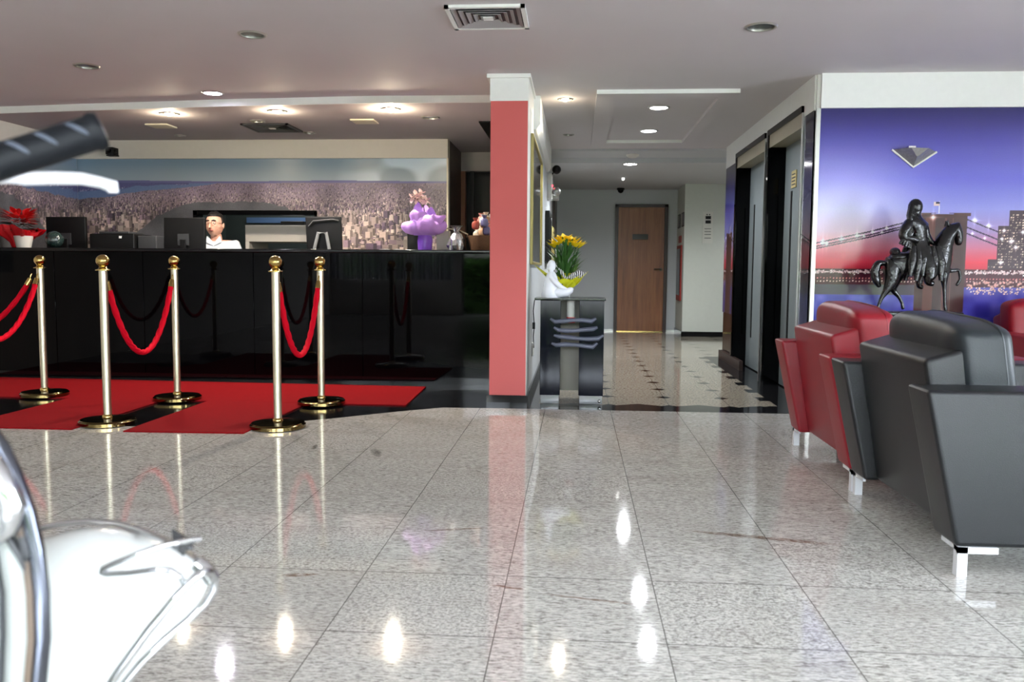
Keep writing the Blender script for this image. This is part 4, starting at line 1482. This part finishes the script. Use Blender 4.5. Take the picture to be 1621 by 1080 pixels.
def rope(a, b, sag, label, z=.845):
    a, b = Vector((*a, z)), Vector((*b, z))
    d = (b - a)
    L_ = d.length
    d.normalize()
    a, b = a + d * .04, b - d * .04
    t = thing('barrier_rope', label, 'rope', tuple((a + b) / 2), absolute=True, group='red barrier ropes')
    n = 90
    P_ = []
    for i in range(n + 1):
        s = i / n
        q = a.lerp(b, s)
        k = (2 * s - 1)
        q.z -= sag * (1 - k * k) ** .9 * (1 - .0 * k)
        P_.append(q)
    part(MB().tube(P_[2:-2], .0165, 24, twist=.30, lob=4, lamp=.13), 'cord', M_rope, t, ang=80)
    for e in (P_[0:3], P_[-3:]):
        part(MB().tube([e[0], e[1], e[2]], [.014, .018, .018] if e[0] == P_[0] else [.018, .018, .014], 14), 'ferrule', M_brass, t)
    for e, s in ((a, -1), (b, 1)):
        e = e + Vector((0, 0, .0))
        part(MB().tube([e, e + d * s * .004 + Vector((0, 0, .02)), e + d * s * .012 + Vector((0, 0, .034))], .004, 8), 'snap_hook', M_brass, t)


rope((-1.728, 4.812), (-1.725, 5.66), .46, 'red rope looped between the two right-hand brass posts')
rope((-2.764, 4.816), (-2.77, 5.72), .46, 'red rope looped between the two middle brass posts')
rope((-3.80, 4.83), (-3.783, 5.785), .40, 'upper red rope coming from the left edge to the leftmost post')
rope((-4.75, 5.2), (-3.80, 5.77), .43, 'lower red rope crossing behind at the left edge')

# ------------------------------------------------------------------ armchairs
def armchair(name, leather, cushion, label, loc, rz=0., cush_label=None):
    """local: x forward from the rear foot line, y across (0..1), z up"""
    t = thing(name, label, 'armchair', loc, rz, group='leather armchairs in the lounge')
    Wd = 1.0
    prof = [(0, .095), (.64, .095), (.74, .575), (-.105, .575)]
    for y0, y1 in ((0, .17), (Wd - .17, Wd)):
        part(MB().prism(prof, 'y', y0, y1), 'armrest', leather, t, bevel=.016)
    for y0, y1 in ((-.001, .001), (.169, .171)):
        pass
    bko = part(MB().prism([(.045, .10), (.14, .10), (.13, .50), (.105, .70), (-.05, .652)], 'y', .172, Wd - .172), 'backrest', leather, t, bevel=.02)
    part(MB().box((.02, .172, .352), (.05, Wd - .172, .356)), 'back_seam', M_blackpl, bko)
    part(MB().box((.12, .172, .11), (.64, Wd - .172, .30)), 'seat_base', leather, t, bevel=.012)
    part(MB().ball((.40, Wd / 2, .355), (.28, Wd / 2 - .175, .075), 40, 16, .35), 'seat_cushion', leather, t)

    def sq(x, y, z):
        pinch = 1 - .16 * (abs(y) ** 4) * (abs(z) ** 3)
        k = 1 - .10 * abs(y) ** 6 - .22 * abs(z) ** 8 + .05 * math.sin(9 * y + 4 * z) * abs(z)
        return (x * k + .26 * -z * 0 - .12 * z * .0, y * (1 - .04 * z * z * (1 - y * y)), z * pinch + .03 * math.sin(y * 3.1) * (z > 0))
    cu = MB().ball((.155, Wd / 2 - .01, .600), (.098, .335, .185), 72, 40, .26, sq)
    cu = [v for v in [cu]][0]
    cu.v = [(x - (z - .6) * .15, y, z) for x, y, z in cu.v]
    cuo = part(cu, 'back_cushion', cushion, t, cush_label, ang=180)
    pp = []
    for i in range(60):
        a = 2 * PI * i / 60
        sy = math.copysign(abs(math.cos(a)) ** .26, math.cos(a))
        sz = math.copysign(abs(math.sin(a)) ** .26, math.sin(a))
        X_, Y_, Z_ = sq(0, sy, sz)
        pp.append((.155 + .045 - Z_ * .19 * .15, Wd / 2 - .01 + .337 * Y_ * .985, .6 + .19 * Z_ * .985))
    part(MB().tube(pp, .004, 8, closed=True), 'piping', cushion, cuo)
    for lx, sx in ((.008, 1), (.632, -1)):
        for ly, sy in ((0.004, 1), (Wd - .004, -1)):
            b = MB()
            b.box((min(lx, lx + sx * .030), min(ly, ly + sy * .030), 0), (max(lx, lx + sx * .030), max(ly, ly + sy * .030), .0945))
            b.box((min(lx, lx + sx * .12), min(ly, ly + sy * .012), .074), (max(lx, lx + sx * .12), max(ly, ly + sy * .012), .094))
            b.box((min(lx, lx + sx * .012), min(ly, ly + sy * .12), .080), (max(lx, lx + sx * .012), max(ly, ly + sy * .12), .094))
            part(b, 'leg', M_leg, t, smooth=False)
    return t


armchair('armchair', M_lbb, M_lbp, 'black leather armchair on chrome feet, nearest the camera at right', (1.168, 2.64, 0), 0)
armchair('armchair', M_lbr, M_lbr, 'red leather armchair behind the black one, next to the lifts', (1.168, 3.655, 0), 0)
armchair('armchair', M_lbr, M_lbr, 'red leather armchair at the right edge against the bridge mural', (2.50, 5.65, 0), -PI / 2)

# ------------------------------------------------------------------ bronze rider on a black side table
tb = thing('side_table', 'black side table against the bridge mural under the bronze rider', 'table', (2.1, 5.6, 0), absolute=True)
part(MB().box((1.72, 5.42, .62), (2.46, 5.80, .655)), 'tabletop', M_blackgr, tb, bevel=.004)
for x in (1.75, 2.39):
    for y in (5.45, 5.73):
        part(MB().box((x, y, 0), (x + .04, y + .04, .62)), 'leg', M_blackpl, tb)
stt = thing('horse_statue', 'dark bronze statue of a robed rider on a prancing horse before the mural', 'statue', (2.1, 5.58, .655), absolute=True)
part(MB().prism([(1.80 + .0, 5.50), (2.40, 5.48), (2.44, 5.58), (2.38, 5.68), (1.82, 5.68), (1.78, 5.58)], 'z', .655, .685), 'base', M_bronze, stt, bevel=.01)


def S(px, py, dy=0.):
    """statue drawing: mm grid of the statue (x right, y up), depth offset dy"""
    return (1.88 + (px - 1382) * .00415, 5.58 + dy, .685 + (490 - py) * .00415)


HV, HE = [], []


def chain(lst, start=None):
    prev = start
    ids = []
    for (x, y, r, *dy) in lst:
        p = S(x, y, dy[0] if dy else 0)
        r2 = dy[1] if len(dy) > 1 else None
        HV.append((*p, r, r2) if r2 else (*p, r))
        i = len(HV) - 1
        if prev is not None:
            HE.append((prev, i))
        prev = i
        ids.append(i)
    return ids


body = chain([(1446, 421, .076), (1428, 415, .080), (1416, 413, .080), (1407, 424, .060)])
fr_ = chain([(1466, 419, .074), (1479, 413, .066)], body[0])
neck = chain([(1482, 396, .066), (1484, 378, .056), (1490, 363, .044)], fr_[1])
head = chain([(1499, 362, .042), (1504, 373, .034), (1505, 384, .025), (1504, 390, .020)], neck[2])
chain([(1487, 360, .010, -.012), (1486, 352, .004, -.014)], neck[2])
chain([(1487, 360, .010, .012), (1486, 352, .004, .014)], neck[2])
# tail
chain([(1398, 417, .018), (1388, 416, .028), (1383, 430, .032), (1386, 444, .026), (1392, 454, .012)], body[3])
# hind legs
chain([(1408, 442, .050, -.03), (1398, 460, .022, -.035), (1392, 470, .013, -.035), (1388, 482, .010, -.035), (1387, 489, .013, -.035)], body[3])
chain([(1416, 440, .050, .03), (1414, 458, .022, .035), (1424, 468, .013, .035), (1429, 478, .010, .035), (1431, 488, .013, .035)], body[2])
# fore legs: one planted, one raised
chain([(1482, 430, .036, -.028), (1484, 450, .014, -.03), (1485, 466, .010, -.03), (1486, 480, .009, -.03), (1488, 489, .012, -.03)], fr_[1])
chain([(1490, 427, .034, .03), (1500, 428, .014, .035), (1511, 426, .012, .035), (1514, 440, .009, .035), (1508, 451, .011, .035)], fr_[1])
skin('horse', HV, HE, M_bronze, stt, 2)
# mane
mn = MB()
for i in range(9):
    q = S(1474 + i * 2.2, 396 - i * 4.0, 0)
    mn.ball(q, (.022, .02, .028), 10, 6)
part(mn, 'mane', M_bronze, stt)
HV, HE = [], []
t0 = chain([(1446, 402, .062), (1445, 386, .062), (1443, 368, .062), (1440, 355, .056), (1439, 345, .030)])
chain([(1440, 336, .040), (1441, 328, .032)], t0[4])
chain([(1428, 358, .040, -.04), (1418, 370, .038, -.06), (1417, 380, .034, -.06), (1430, 380, .024, -.065), (1442, 384, .016, -.06)], t0[3])
chain([(1456, 360, .030, .03), (1460, 374, .024, .03), (1466, 384, .018, .02), (1470, 388, .013, .0)], t0[3])
chain([(1454, 410, .055, -.055), (1458, 424, .050, -.08), (1457, 438, .042, -.085), (1454, 446, .026, -.085), (1464, 448, .015, -.085)], t0[0])
chain([(1456, 412, .040, .055), (1460, 428, .030, .075), (1458, 444, .024, .08), (1456, 452, .018, .08), (1464, 454, .013, .08)], t0[0])
skin('rider', HV, HE, M_bronze, stt, 2)
for s in (-1, 1):   # cloak folds over the horse's flank
    cl = MB()
    for k in range(6):
        a = S(1434 + k * 7, 392, s * .050)
        b = S(1428 + k * 9, 436 + 7 * (k % 2), s * .088)
        cl.tube([a, ((a[0] + b[0]) / 2 + .008 * (k % 2), a[1] + s * .030, (a[2] + b[2]) / 2), b], [.022, .030, .012], 9)
    part(cl, 'cloak', M_bronze, stt)
sl = MB()
for k in range(5):
    a, b = S(1429 - k, 366 + k * 3, -.055), S(1412 + k * 4, 388 + 2 * k, -.075)
    sl.tube([a, b], [.026, .008], 8)
part(sl, 'sleeve', M_bronze, stt)
cl = MB()
for k in range(4):
    cl.tube([S(1432 + 3 * k, 330, -.02 + .012 * k), S(1428 + 5 * k, 346, -.045 + .02 * k), S(1426 + 7 * k, 358, -.06 + .02 * k)], [.020, .024, .012], 8)
cl.ball(S(1439, 332, .0), (.044, .042, .052), 14, 10)
part(cl, 'hood', M_bronze, stt)
part(MB().ball(S(1420, 408), (.07, .06, .035), 18, 10).ball(S(1412, 400), (.03, .05, .03), 12, 8), 'saddle_roll', M_bronze, stt)

# triangular wall lamp
wl = thing('wall_lamp', 'triangular silver wall lamp above the bridge on the mural', 'wall lamp', (2.16, 5.87, 1.7), absolute=True)
tri = [(2.06, 1.735), (2.345, 1.72), (2.20, 1.622)]
v = MB()
y0, y1 = YM - .006, YM - .10
vs = [(tri[0][0], y0, tri[0][1]), (tri[1][0], y0, tri[1][1]), (tri[2][0], y0, tri[2][1]), (2.15, y1, 1.738), (2.26, y1, 1.733), (2.20, y1 + .03, 1.68)]
v.add(vs, [(0, 1, 4, 3), (0, 3, 5, 2), (1, 2, 5, 4), (3, 4, 5)])
part(v, 'shade', mat('lamp_metal', (150, 148, 146), .35, metal=.6, noise=.3, nscale=60), wl, smooth=False)
part(MB().tube([(a, y0 - .006, b) for a, b in (tri[0], tri[2], tri[1])], .007, 8), 'rim', mat('rim_white', (236, 234, 226), .35), wl)
part(MB().box((2.145, YM - .07, 1.735), (2.19, YM - .02, 1.752)), 'lamp_cap', M_chrome, wl)

# ------------------------------------------------------------------ receptionist
mx_, my_ = -3.40, 7.86
mn_ = thing('person', 'seated man with dark hair, glasses and white shirt behind the counter', 'person', (mx_, my_, 0), absolute=True)
M_skin = mat('skin', (226, 172, 148), .5, noise=.06, nscale=20)
M_shirt = mat('white_shirt', (214, 220, 228), .7, noise=.04, nscale=20)
M_trou = mat('dark_trousers', (28, 30, 38), .8)
M_hair = mat('dark_hair', (22, 18, 16), .6, noise=.3, nscale=80)
HZ = 1.33     # head centre
BV, BE = [], []


def bch(lst, start=None):
    prev, ids = start, []
    for q in lst:
        BV.append(q)
        i = len(BV) - 1
        if prev is not None:
            BE.append((prev, i))
        prev = i
        ids.append(i)
    return ids


hx_, hy_ = mx_, my_
sp_ = bch([(hx_, hy_ + .08, .52, .15, .11), (hx_, hy_ + .08, .70, .14, .10), (hx_, hy_ + .06, .94, .155, .105), (hx_, hy_ + .05, 1.10, .13, .085), (hx_, hy_ + .04, 1.18, .06), (hx_, hy_ + .025, 1.22, .052), (hx_, hy_ + .01, 1.26, .055)])
for s in (-1, 1):
    arm = bch([(hx_ + s * .15, hy_ + .05, 1.13, .062), (hx_ + s * .21, hy_ + .03, 1.0, .050), (hx_ + s * .24, hy_ - .02, .83, .042), (hx_ + s * .20, hy_ - .17, .80, .034), (hx_ + s * .15, hy_ - .28, .80, .025), (hx_ + s * .145, hy_ - .33, .80, .028, .016)], sp_[3])
    for k in range(4):
        ox_ = (-.024 + .016 * k)
        ln = (.060, .070, .066, .052)[k]
        bch([(hx_ + s * .145 + ox_, hy_ - .365, .80, .009), (hx_ + s * .145 + ox_ * 1.15, hy_ - .365 - ln * .5, .797, .008), (hx_ + s * .145 + ox_ * 1.15, hy_ - .365 - ln, .785, .007)], arm[-1])
    bch([(hx_ + s * .145 - s * .034, hy_ - .335, .795, .009), (hx_ + s * .145 - s * .048, hy_ - .365, .79, .008)], arm[-2])
    leg = bch([(hx_ + s * .10, hy_ + .02, .52, .085), (hx_ + s * .11, hy_ - .2, .50, .065), (hx_ + s * .11, hy_ - .27, .47, .058), (hx_ + s * .11, hy_ - .25, .25, .045), (hx_ + s * .11, hy_ - .22, .08, .035), (hx_ + s * .11, hy_ - .30, .035, .032)], sp_[0])
skin('body', BV, BE, M_skin, mn_, 2, 0)
# shirt: torso and sleeves
BV, BE = [], []
sp_ = bch([(hx_, hy_ + .08, .58, .165, .125), (hx_, hy_ + .08, .70, .155, .115), (hx_, hy_ + .06, .94, .172, .12), (hx_, hy_ + .05, 1.10, .15, .10), (hx_, hy_ + .04, 1.165, .082, .07), (hx_, hy_ + .034, 1.195, .060)])
for s in (-1, 1):
    bch([(hx_ + s * .160, hy_ + .05, 1.125, .084), (hx_ + s * .218, hy_ + .03, 1.0, .070), (hx_ + s * .245, hy_ - .02, .83, .058), (hx_ + s * .20, hy_ - .17, .80, .043), (hx_ + s * .155, hy_ - .27, .80, .034)], sp_[3])
skin('shirt', BV, BE, M_shirt, mn_, 2, 0)
part(MB().prism([(hx_ - .075, 1.165), (hx_ - .062, 1.225), (hx_ - .02, 1.18), (hx_, 1.13)], 'y', hy_ - .045, hy_ - .02).prism([(hx_ + .075, 1.165), (hx_ + .062, 1.225), (hx_ + .02, 1.18), (hx_, 1.13)], 'y', hy_ - .045, hy_ - .02), 'collar', M_shirt, mn_, bevel=.004)
BV, BE = [], []
sp_ = bch([(hx_, hy_ + .08, .60, .16, .12), (hx_, hy_ + .08, .53, .165, .12)])
for s in (-1, 1):
    bch([(hx_ + s * .10, hy_ + .02, .52, .098), (hx_ + s * .11, hy_ - .2, .50, .078), (hx_ + s * .11, hy_ - .28, .47, .070), (hx_ + s * .11, hy_ - .26, .25, .058), (hx_ + s * .11, hy_ - .23, .10, .052)], sp_[1])
skin('trousers', BV, BE, M_trou, mn_, 2, 0)


def headshape(x, y, z):
    # narrower jaw, flatter back, chin
    w_ = 1 - .22 * max(0, -z) ** 1.3
    yy = y * (1.0 if y > 0 else 1 - .12 * max(0, z) + .02)
    if z < -.3 and y > 0:
        yy *= 1 - .35 * (-z - .3)
    # brow and eye sockets
    if y < -.5 and -.05 < z < .2:
        yy += .05 * (1 - abs(z - .07) / .13)
    return (x * w_, yy, z)


HC = (hx_, hy_ - .005, HZ)
hd = MB().ball(HC, (.076, .098, .115), 36, 28, .95, headshape)
hdo = part(hd, 'head', M_skin, mn_, ang=180)
nm_ = MB().tube([(hx_, hy_ - .098, HZ + .02), (hx_, hy_ - .112, HZ - .01), (hx_, hy_ - .118, HZ - .025), (hx_, hy_ - .100, HZ - .033)], [.008, .011, .014, .008], 10)
part(nm_, 'nose', M_skin, hdo)
for s in (-1, 1):
    part(MB().ball((hx_ + s * .077, hy_ + .01, HZ - .005), (.010, .020, .030), 12, 10), 'ear', M_skin, hdo)
    part(MB().ball((hx_ + s * .029, hy_ - .088, HZ + .012), (.012, .008, .007), 12, 8), 'eye', M_white, hdo)
    part(MB().ball((hx_ + s * .029, hy_ - .0955, HZ + .012), (.005, .003, .005), 10, 6), 'iris', M_blackpl, hdo)
    part(MB().tube([(hx_ + s * .012, hy_ - .098, HZ + .034), (hx_ + s * .03, hy_ - .098, HZ + .040), (hx_ + s * .048, hy_ - .088, HZ + .034)], .005, 8), 'eyebrow', M_hair, hdo)
part(MB().ball((hx_, hy_ - .092, HZ - .055), (.024, .010, .008), 14, 8), 'mouth', mat('lips', (170, 96, 88), .5), hdo)


def hairshape(x, y, z):
    f = 1 + .03 * math.sin(9 * x + 5 * y)
    if y < -.25 and z < .55:
        return (x * .86, max(y, -.2), z * 1.)
    if z < -.15:
        return (x * .9, y * .93, max(z, -.35))
    return (x * f, y * f, z * f)


part(MB().ball((hx_, hy_ + .006, HZ + .016), (.082, .104, .112), 30, 22, .95, hairshape), 'hair', M_hair, mn_, ang=180)
gl = MB()
for s in (-1, 1):
    pts = [(hx_ + s * .031 + .021 * math.cos(a), hy_ - .112, HZ + .010 + .015 * math.sin(a)) for a in np.linspace(0, 2 * PI, 17)[:-1]]
    gl.tube(pts, .0018, 6, closed=True)
    gl.tube([(hx_ + s * .052, hy_ - .111, HZ + .014), (hx_ + s * .076, hy_ - .08, HZ + .014), (hx_ + s * .080, hy_ + .005, HZ + .012)], .0018, 6)
gl.tube([(hx_ - .010, hy_ - .113, HZ + .013), (hx_ + .010, hy_ - .113, HZ + .013)], .0018, 6)
part(gl, 'glasses', M_blackpl, mn_)
for s in (-1, 1):
    part(MB().ball((hx_ + s * .11, hy_ - .29, .04), (.05, .13, .045), 16, 10, .8), 'shoe', M_blackpl, mn_)
oc_ = thing('office_chair', 'dark office chair under the seated man', 'office chair', (mx_, my_ + .1, 0), absolute=True)
part(MB().box((mx_ - .22, my_ - .12, .34), (mx_ + .22, my_ + .30, .40)), 'seat', M_dkgrey, oc_, bevel=.02)
part(MB().box((mx_ - .19, my_ + .27, .42), (mx_ + .19, my_ + .31, .90)), 'backrest', M_dkgrey, oc_, bevel=.015)
part(MB().tube([(mx_, my_ + .1, .05), (mx_, my_ + .1, .35)], .03, 16), 'column', M_alu, oc_)
for k in range(5):
    a = 2 * PI * k / 5
    part(MB().tube([(mx_, my_ + .1, .08), (mx_ + .24 * math.cos(a), my_ + .1 + .24 * math.sin(a), .05), (mx_ + .24 * math.cos(a), my_ + .1 + .24 * math.sin(a), 0)], .02, 10), 'leg', M_blackpl, oc_)

# ------------------------------------------------------------------ white scooter in the foreground at left
def Q(px, py, D):
    """a point of the scooter measured from a side drawing: column, row, distance D ahead"""
    d = fw + rr_ * ((px - 810.5) / 1350) + uu_ * ((540 - py) / 1350)
    return Vector((0, 0, .93)) + d * (D / d.y)


sc = thing('scooter', 'white scooter with black grip and chrome guard rails, close at the left edge', 'scooter', (-.80, .95, 0), absolute=True)
M_swh = mat('scooter_white', (236, 240, 238), .22, coat=.6)
M_sgr = mat('scooter_inner', (172, 176, 172), .35)
M_grip = mat('grip_rubber', (8, 11, 16), .5, spec=.25)
# handlebar, grip with raised ribs, brake lever
g0, g1 = Q(-90, 285, .80), Q(160, 206, .88)
gd = (g1 - g0)
GP = [g0.lerp(g1, i / 40) for i in range(41)]
GR = [.0185 if i < 38 else (.0205 if i < 40 else .019) for i in range(41)]
gr = part(MB().tube(GP, GR, 28), 'handgrip', M_grip, sc)
for s0 in (.42, .60, .80):
    rp = MB()
    dirn = gd.normalized()
    sd_ = dirn.cross(Vector((0, 1, 0))).normalized()
    nrm = sd_.cross(dirn)
    pts = []
    for i in range(8):
        a = .6 + 1.1 * i / 7
        c = g0.lerp(g1, s0 + .10 * i / 7)
        o_ = (-sd_ * 0)
        upv = (Vector((0, 0, 1)) - dirn * dirn.z).normalized()
        tow = upv.cross(dirn)
        if tow.y > 0:
            tow = -tow
        pts.append(c + (upv * math.cos(a) + tow * math.sin(a)) * .0188)
    rp.tube(pts, [.0006, .0018, .0022, .0024, .0024, .0022, .0018, .0006], 8)
    part(rp, 'grip_rib', mat('rib_highlight', (74, 80, 92), .4), gr)  # lighter colour paints highlights along the ribs
part(MB().tube([g1, g1.lerp(g0, -.012)], [.017, .010], 20), 'bar_end', M_alu, gr)
hbc = Vector((-.80, .80, 1.0))
part(MB().tube([g0, g0.lerp(hbc, .5) + Vector((0, 0, .01)), hbc], [.014, .02, .035], 16), 'handlebar', M_swh, sc)
lv = [Q(12, 280, .92), Q(40, 283, .93), Q(90, 282, .94), Q(130, 283, .95), Q(160, 289, .96), Q(178, 295, .96), Q(179, 305, .96)]
part(MB().tube([g0.lerp(lv[0], .3)] + lv, [.008, .0075, .0075, .0075, .0070, .0065, .0075, .006], 14), 'brake_lever', mat('lever_white', (235, 236, 240), .25), sc)
# headset, steering column
part(MB().ball(hbc, (.10, .09, .08), 24, 16), 'headset', M_swh, sc)
part(MB().tube([hbc + Vector((.02, .09, 0)), hbc + Vector((.03, .13, 0))], [.07, .065], 28), 'headlamp', M_chrome, sc)
part(MB().tube([hbc, Vector((-.78, .9, .55)), Vector((-.72, 1.0, .30))], [.035, .03, .025], 16), 'steering_column', M_swh, sc)
# leg shield with its trimmed edge
edge_px = [(-60, 640), (-30, 668), (0, 708), (22, 755), (42, 812), (56, 872), (64, 940), (66, 1010), (60, 1080), (48, 1150), (20, 1230), (-40, 1330)]
ED = [Q(x, y, .76) for x, y in edge_px]
sh_ = MB()
inner = [Vector((-.80, .80, e.z)) for e in ED]
vs, fs = [], []
for e, i_ in zip(ED, inner):
    for t_ in (0, .25, .5, .75, 1):
        q = e.lerp(i_, t_)
        q.y = .76 + .05 * t_ * t_
        vs.append(q)
        vs.append(q + Vector((0, .008, 0)))
for r_ in range(len(ED) - 1):
    for c_ in range(4):
        a = r_ * 10 + c_ * 2
        fs += [(a, a + 2, a + 12, a + 10), (a + 1, a + 11, a + 13, a + 3)]
sh_.add(vs, fs)
part(sh_, 'leg_shield', M_sgr, sc)
other = MB()
vs2 = [Vector((-1.60 - v.x, v.y, v.z)) for v in vs]
other.add(vs2, fs)
part(other, 'leg_shield', M_sgr, sc)
part(MB().tube(ED, .0085, 14), 'shield_trim', mat('trim_chrome', (96, 99, 108), .14, metal=1), sc)
part(MB().tube([Q(x - 17, y + 2, .752) for x, y in edge_px], .0035, 8), 'trim_rubber', mat('trim_brown', (98, 84, 72), .5), sc)
part(MB().tube([Q(-40, 690, .74), Q(-5, 745, .74), Q(18, 800, .74), Q(14, 835, .74), Q(-30, 868, .74)], [.006, .010, .013, .010, .008], 12), 'bag_hook', M_chrome, sc)
part(MB().tube([Q(14, 850, .75), Q(32, 880, .75), Q(42, 905, .75), Q(40, 880, .75), Q(34, 850, .75)], .004, 8), 'hook_brace', M_dkgrey, sc)
part(MB().tube([Q(-10, 860, .752), Q(3, 940, .752), Q(4, 1010, .752), Q(0, 1100, .752)], .003, 8), 'inner_seam', M_dkgrey, sc)
# front fender, inflated from its side outline
out_px = [(60, 858), (95, 845), (130, 839), (170, 840), (210, 847), (250, 860), (285, 878), (315, 897), (332, 915), (330, 935), (312, 962), (285, 995), (250, 1030), (215, 1062), (185, 1092), (160, 1130), (140, 1180), (110, 1240), (40, 1260),
          (-60, 1240), (-110, 1150), (-120, 1040), (-90, 950), (-40, 890), (10, 868)]
OP = [Q(x, y, 1.04 + .0003 * x) for x, y in out_px]
cen = sum(OP, Vector()) / len(OP)
nr = Vector((.25, -.97, 0)).normalized()
vs, fs = [], []
rings = [0, .3, .55, .75, .88, .95, .985, 1.0]
n = len(OP)
for side in (1, -1):
    base = len(vs)
    for t_ in rings:
        for p_ in OP:
            th_ = .105 * (max(0, 1 - t_ ** 3.2)) ** .55
            vs.append(cen.lerp(p_, t_) + nr * th_ * side)
    for r_ in range(len(rings) - 1):
        for k in range(n):
            a, b = base + r_ * n + k, base + r_ * n + (k + 1) % n
            fs.append((a, b, b + n, a + n))
fe = MB()
fe.add(vs, fs)
part(fe, 'front_fender', M_swh, sc, weld=True, ang=180, subsurf=1)
# chrome guard rails round the fender
part(MB().tube([Q(60, 838, 1.15), Q(95, 830, 1.15), Q(140, 826, 1.15), Q(185, 829, 1.14), Q(225, 840, 1.12), Q(255, 853, 1.10), Q(285, 868, 1.05), Q(312, 888, 1.0)], .0045, 10), 'guard_rail', M_chrome, sc)
part(MB().tube([Q(318, 853, .98), Q(300, 855, .97), Q(262, 863, .95), Q(220, 877, .94), Q(180, 893, .93), Q(162, 901, .93), Q(159, 906, .93), Q(168, 909, .93), Q(205, 907, .93), Q(245, 902, .94), Q(270, 903, .94), Q(284, 912, .94), Q(290, 922, .95)], .0035, 10), 'guard_rail', M_chrome, sc)
part(MB().tube([Q(150, 1120, .92), Q(190, 1060, .92), Q(235, 998, .93), Q(275, 950, .94), Q(305, 918, .95), Q(321, 905, .96), Q(332, 907, .98), Q(340, 918, .99), Q(340, 932, .99), Q(328, 953, .99), Q(300, 980, .98), Q(262, 1012, .96), Q(225, 1048, .95), Q(195, 1085, .94), Q(170, 1120, .94)],
               .0055, 12), 'guard_rail', M_chrome, sc)
part(MB().tube([Q(312, 892, 1.0), Q(328, 905, 1.0), Q(336, 920, 1.0)], .010, 12), 'rail_joint', M_chrome, sc)
orn = MB()
oc0 = Q(288, 862, 1.0)
for (x, y) in ((272, 838), (318, 850), (306, 869), (290, 880), (264, 862)):
    orn.tube([oc0, Q(x, y, 1.0)], [.011, .001], 8)
part(orn, 'rail_ornament', mat('dark_chrome', (110, 112, 116), .25, metal=1), sc)
# wheel, floor board, seat (mostly out of the frame)
wc_ = Vector((-.86, 1.02, .22))
hd_ = Vector((.75, .66, 0)).normalized()
pts = [wc_ + (hd_ * math.cos(a) + Vector((0, 0, 1)) * math.sin(a)) * .17 for a in np.linspace(0, 2 * PI, 41)[:-1]]
ty_ = part(MB().tube(pts, .048, 14, closed=True), 'tyre', M_blackpl, sc)
part(MB().tube([wc_ - nr * .04, wc_ + nr * .04], .12, 24), 'wheel_rim', M_alu, ty_)
part(MB().box((-.97, .15, .26), (-.63, .80, .30)), 'floorboard', M_sgr, sc, bevel=.01)
part(MB().ball((-.80, -.15, .48), (.20, .42, .24), 28, 18, .8), 'rear_body', M_swh, sc)
part(MB().ball((-.80, -.15, .74), (.13, .36, .06), 24, 12, .6), 'seat', M_blackpl, sc)
pts = [Vector((-.80, -.28 + .17 * math.cos(a), .22 + .17 * math.sin(a))) for a in np.linspace(0, 2 * PI, 41)[:-1]]
ty_ = part(MB().tube(pts, .048, 14, closed=True), 'tyre', M_blackpl, sc)
part(MB().tube([(-.84, -.28, .22), (-.76, -.28, .22)], .12, 24), 'wheel_rim', M_alu, ty_)
part(MB().tube([(-.95, .45, .28), (-.99, .47, .0)], .012, 8), 'side_stand', M_blackpl, sc)

# ------------------------------------------------------------------ street beyond the glass (seen only in reflections)
hg = MB().box((-6.5, -6.6, -.1), (6.5, -6.1, 1.2))
for i in range(1500):
    x = -6 + 12 * random.random()
    a = random.random() * 2 * PI
    petal(hg, (x, -6.1 + .35 * random.random(), -.1 + 1.6 * random.random()), (math.cos(a), math.sin(a), .5), .35, .16, .3, 4)
o = single(hg, 'hedge', mat('hedge_green', (92, 134, 56), .6, noise=.3, nscale=6), 'leafy green hedge outside the street windows', 'hedge')
o['kind'] = 'stuff'
struct(MB().box((-14, -9.2, -.1), (16, -9, 2.6)), 'wall_opposite', mat('opposite_wall', (150, 146, 138), .8))
for o in list(bpy.data.objects):
    for k in ('_abs', '_abs2'):
        if k in o:
            del o[k]
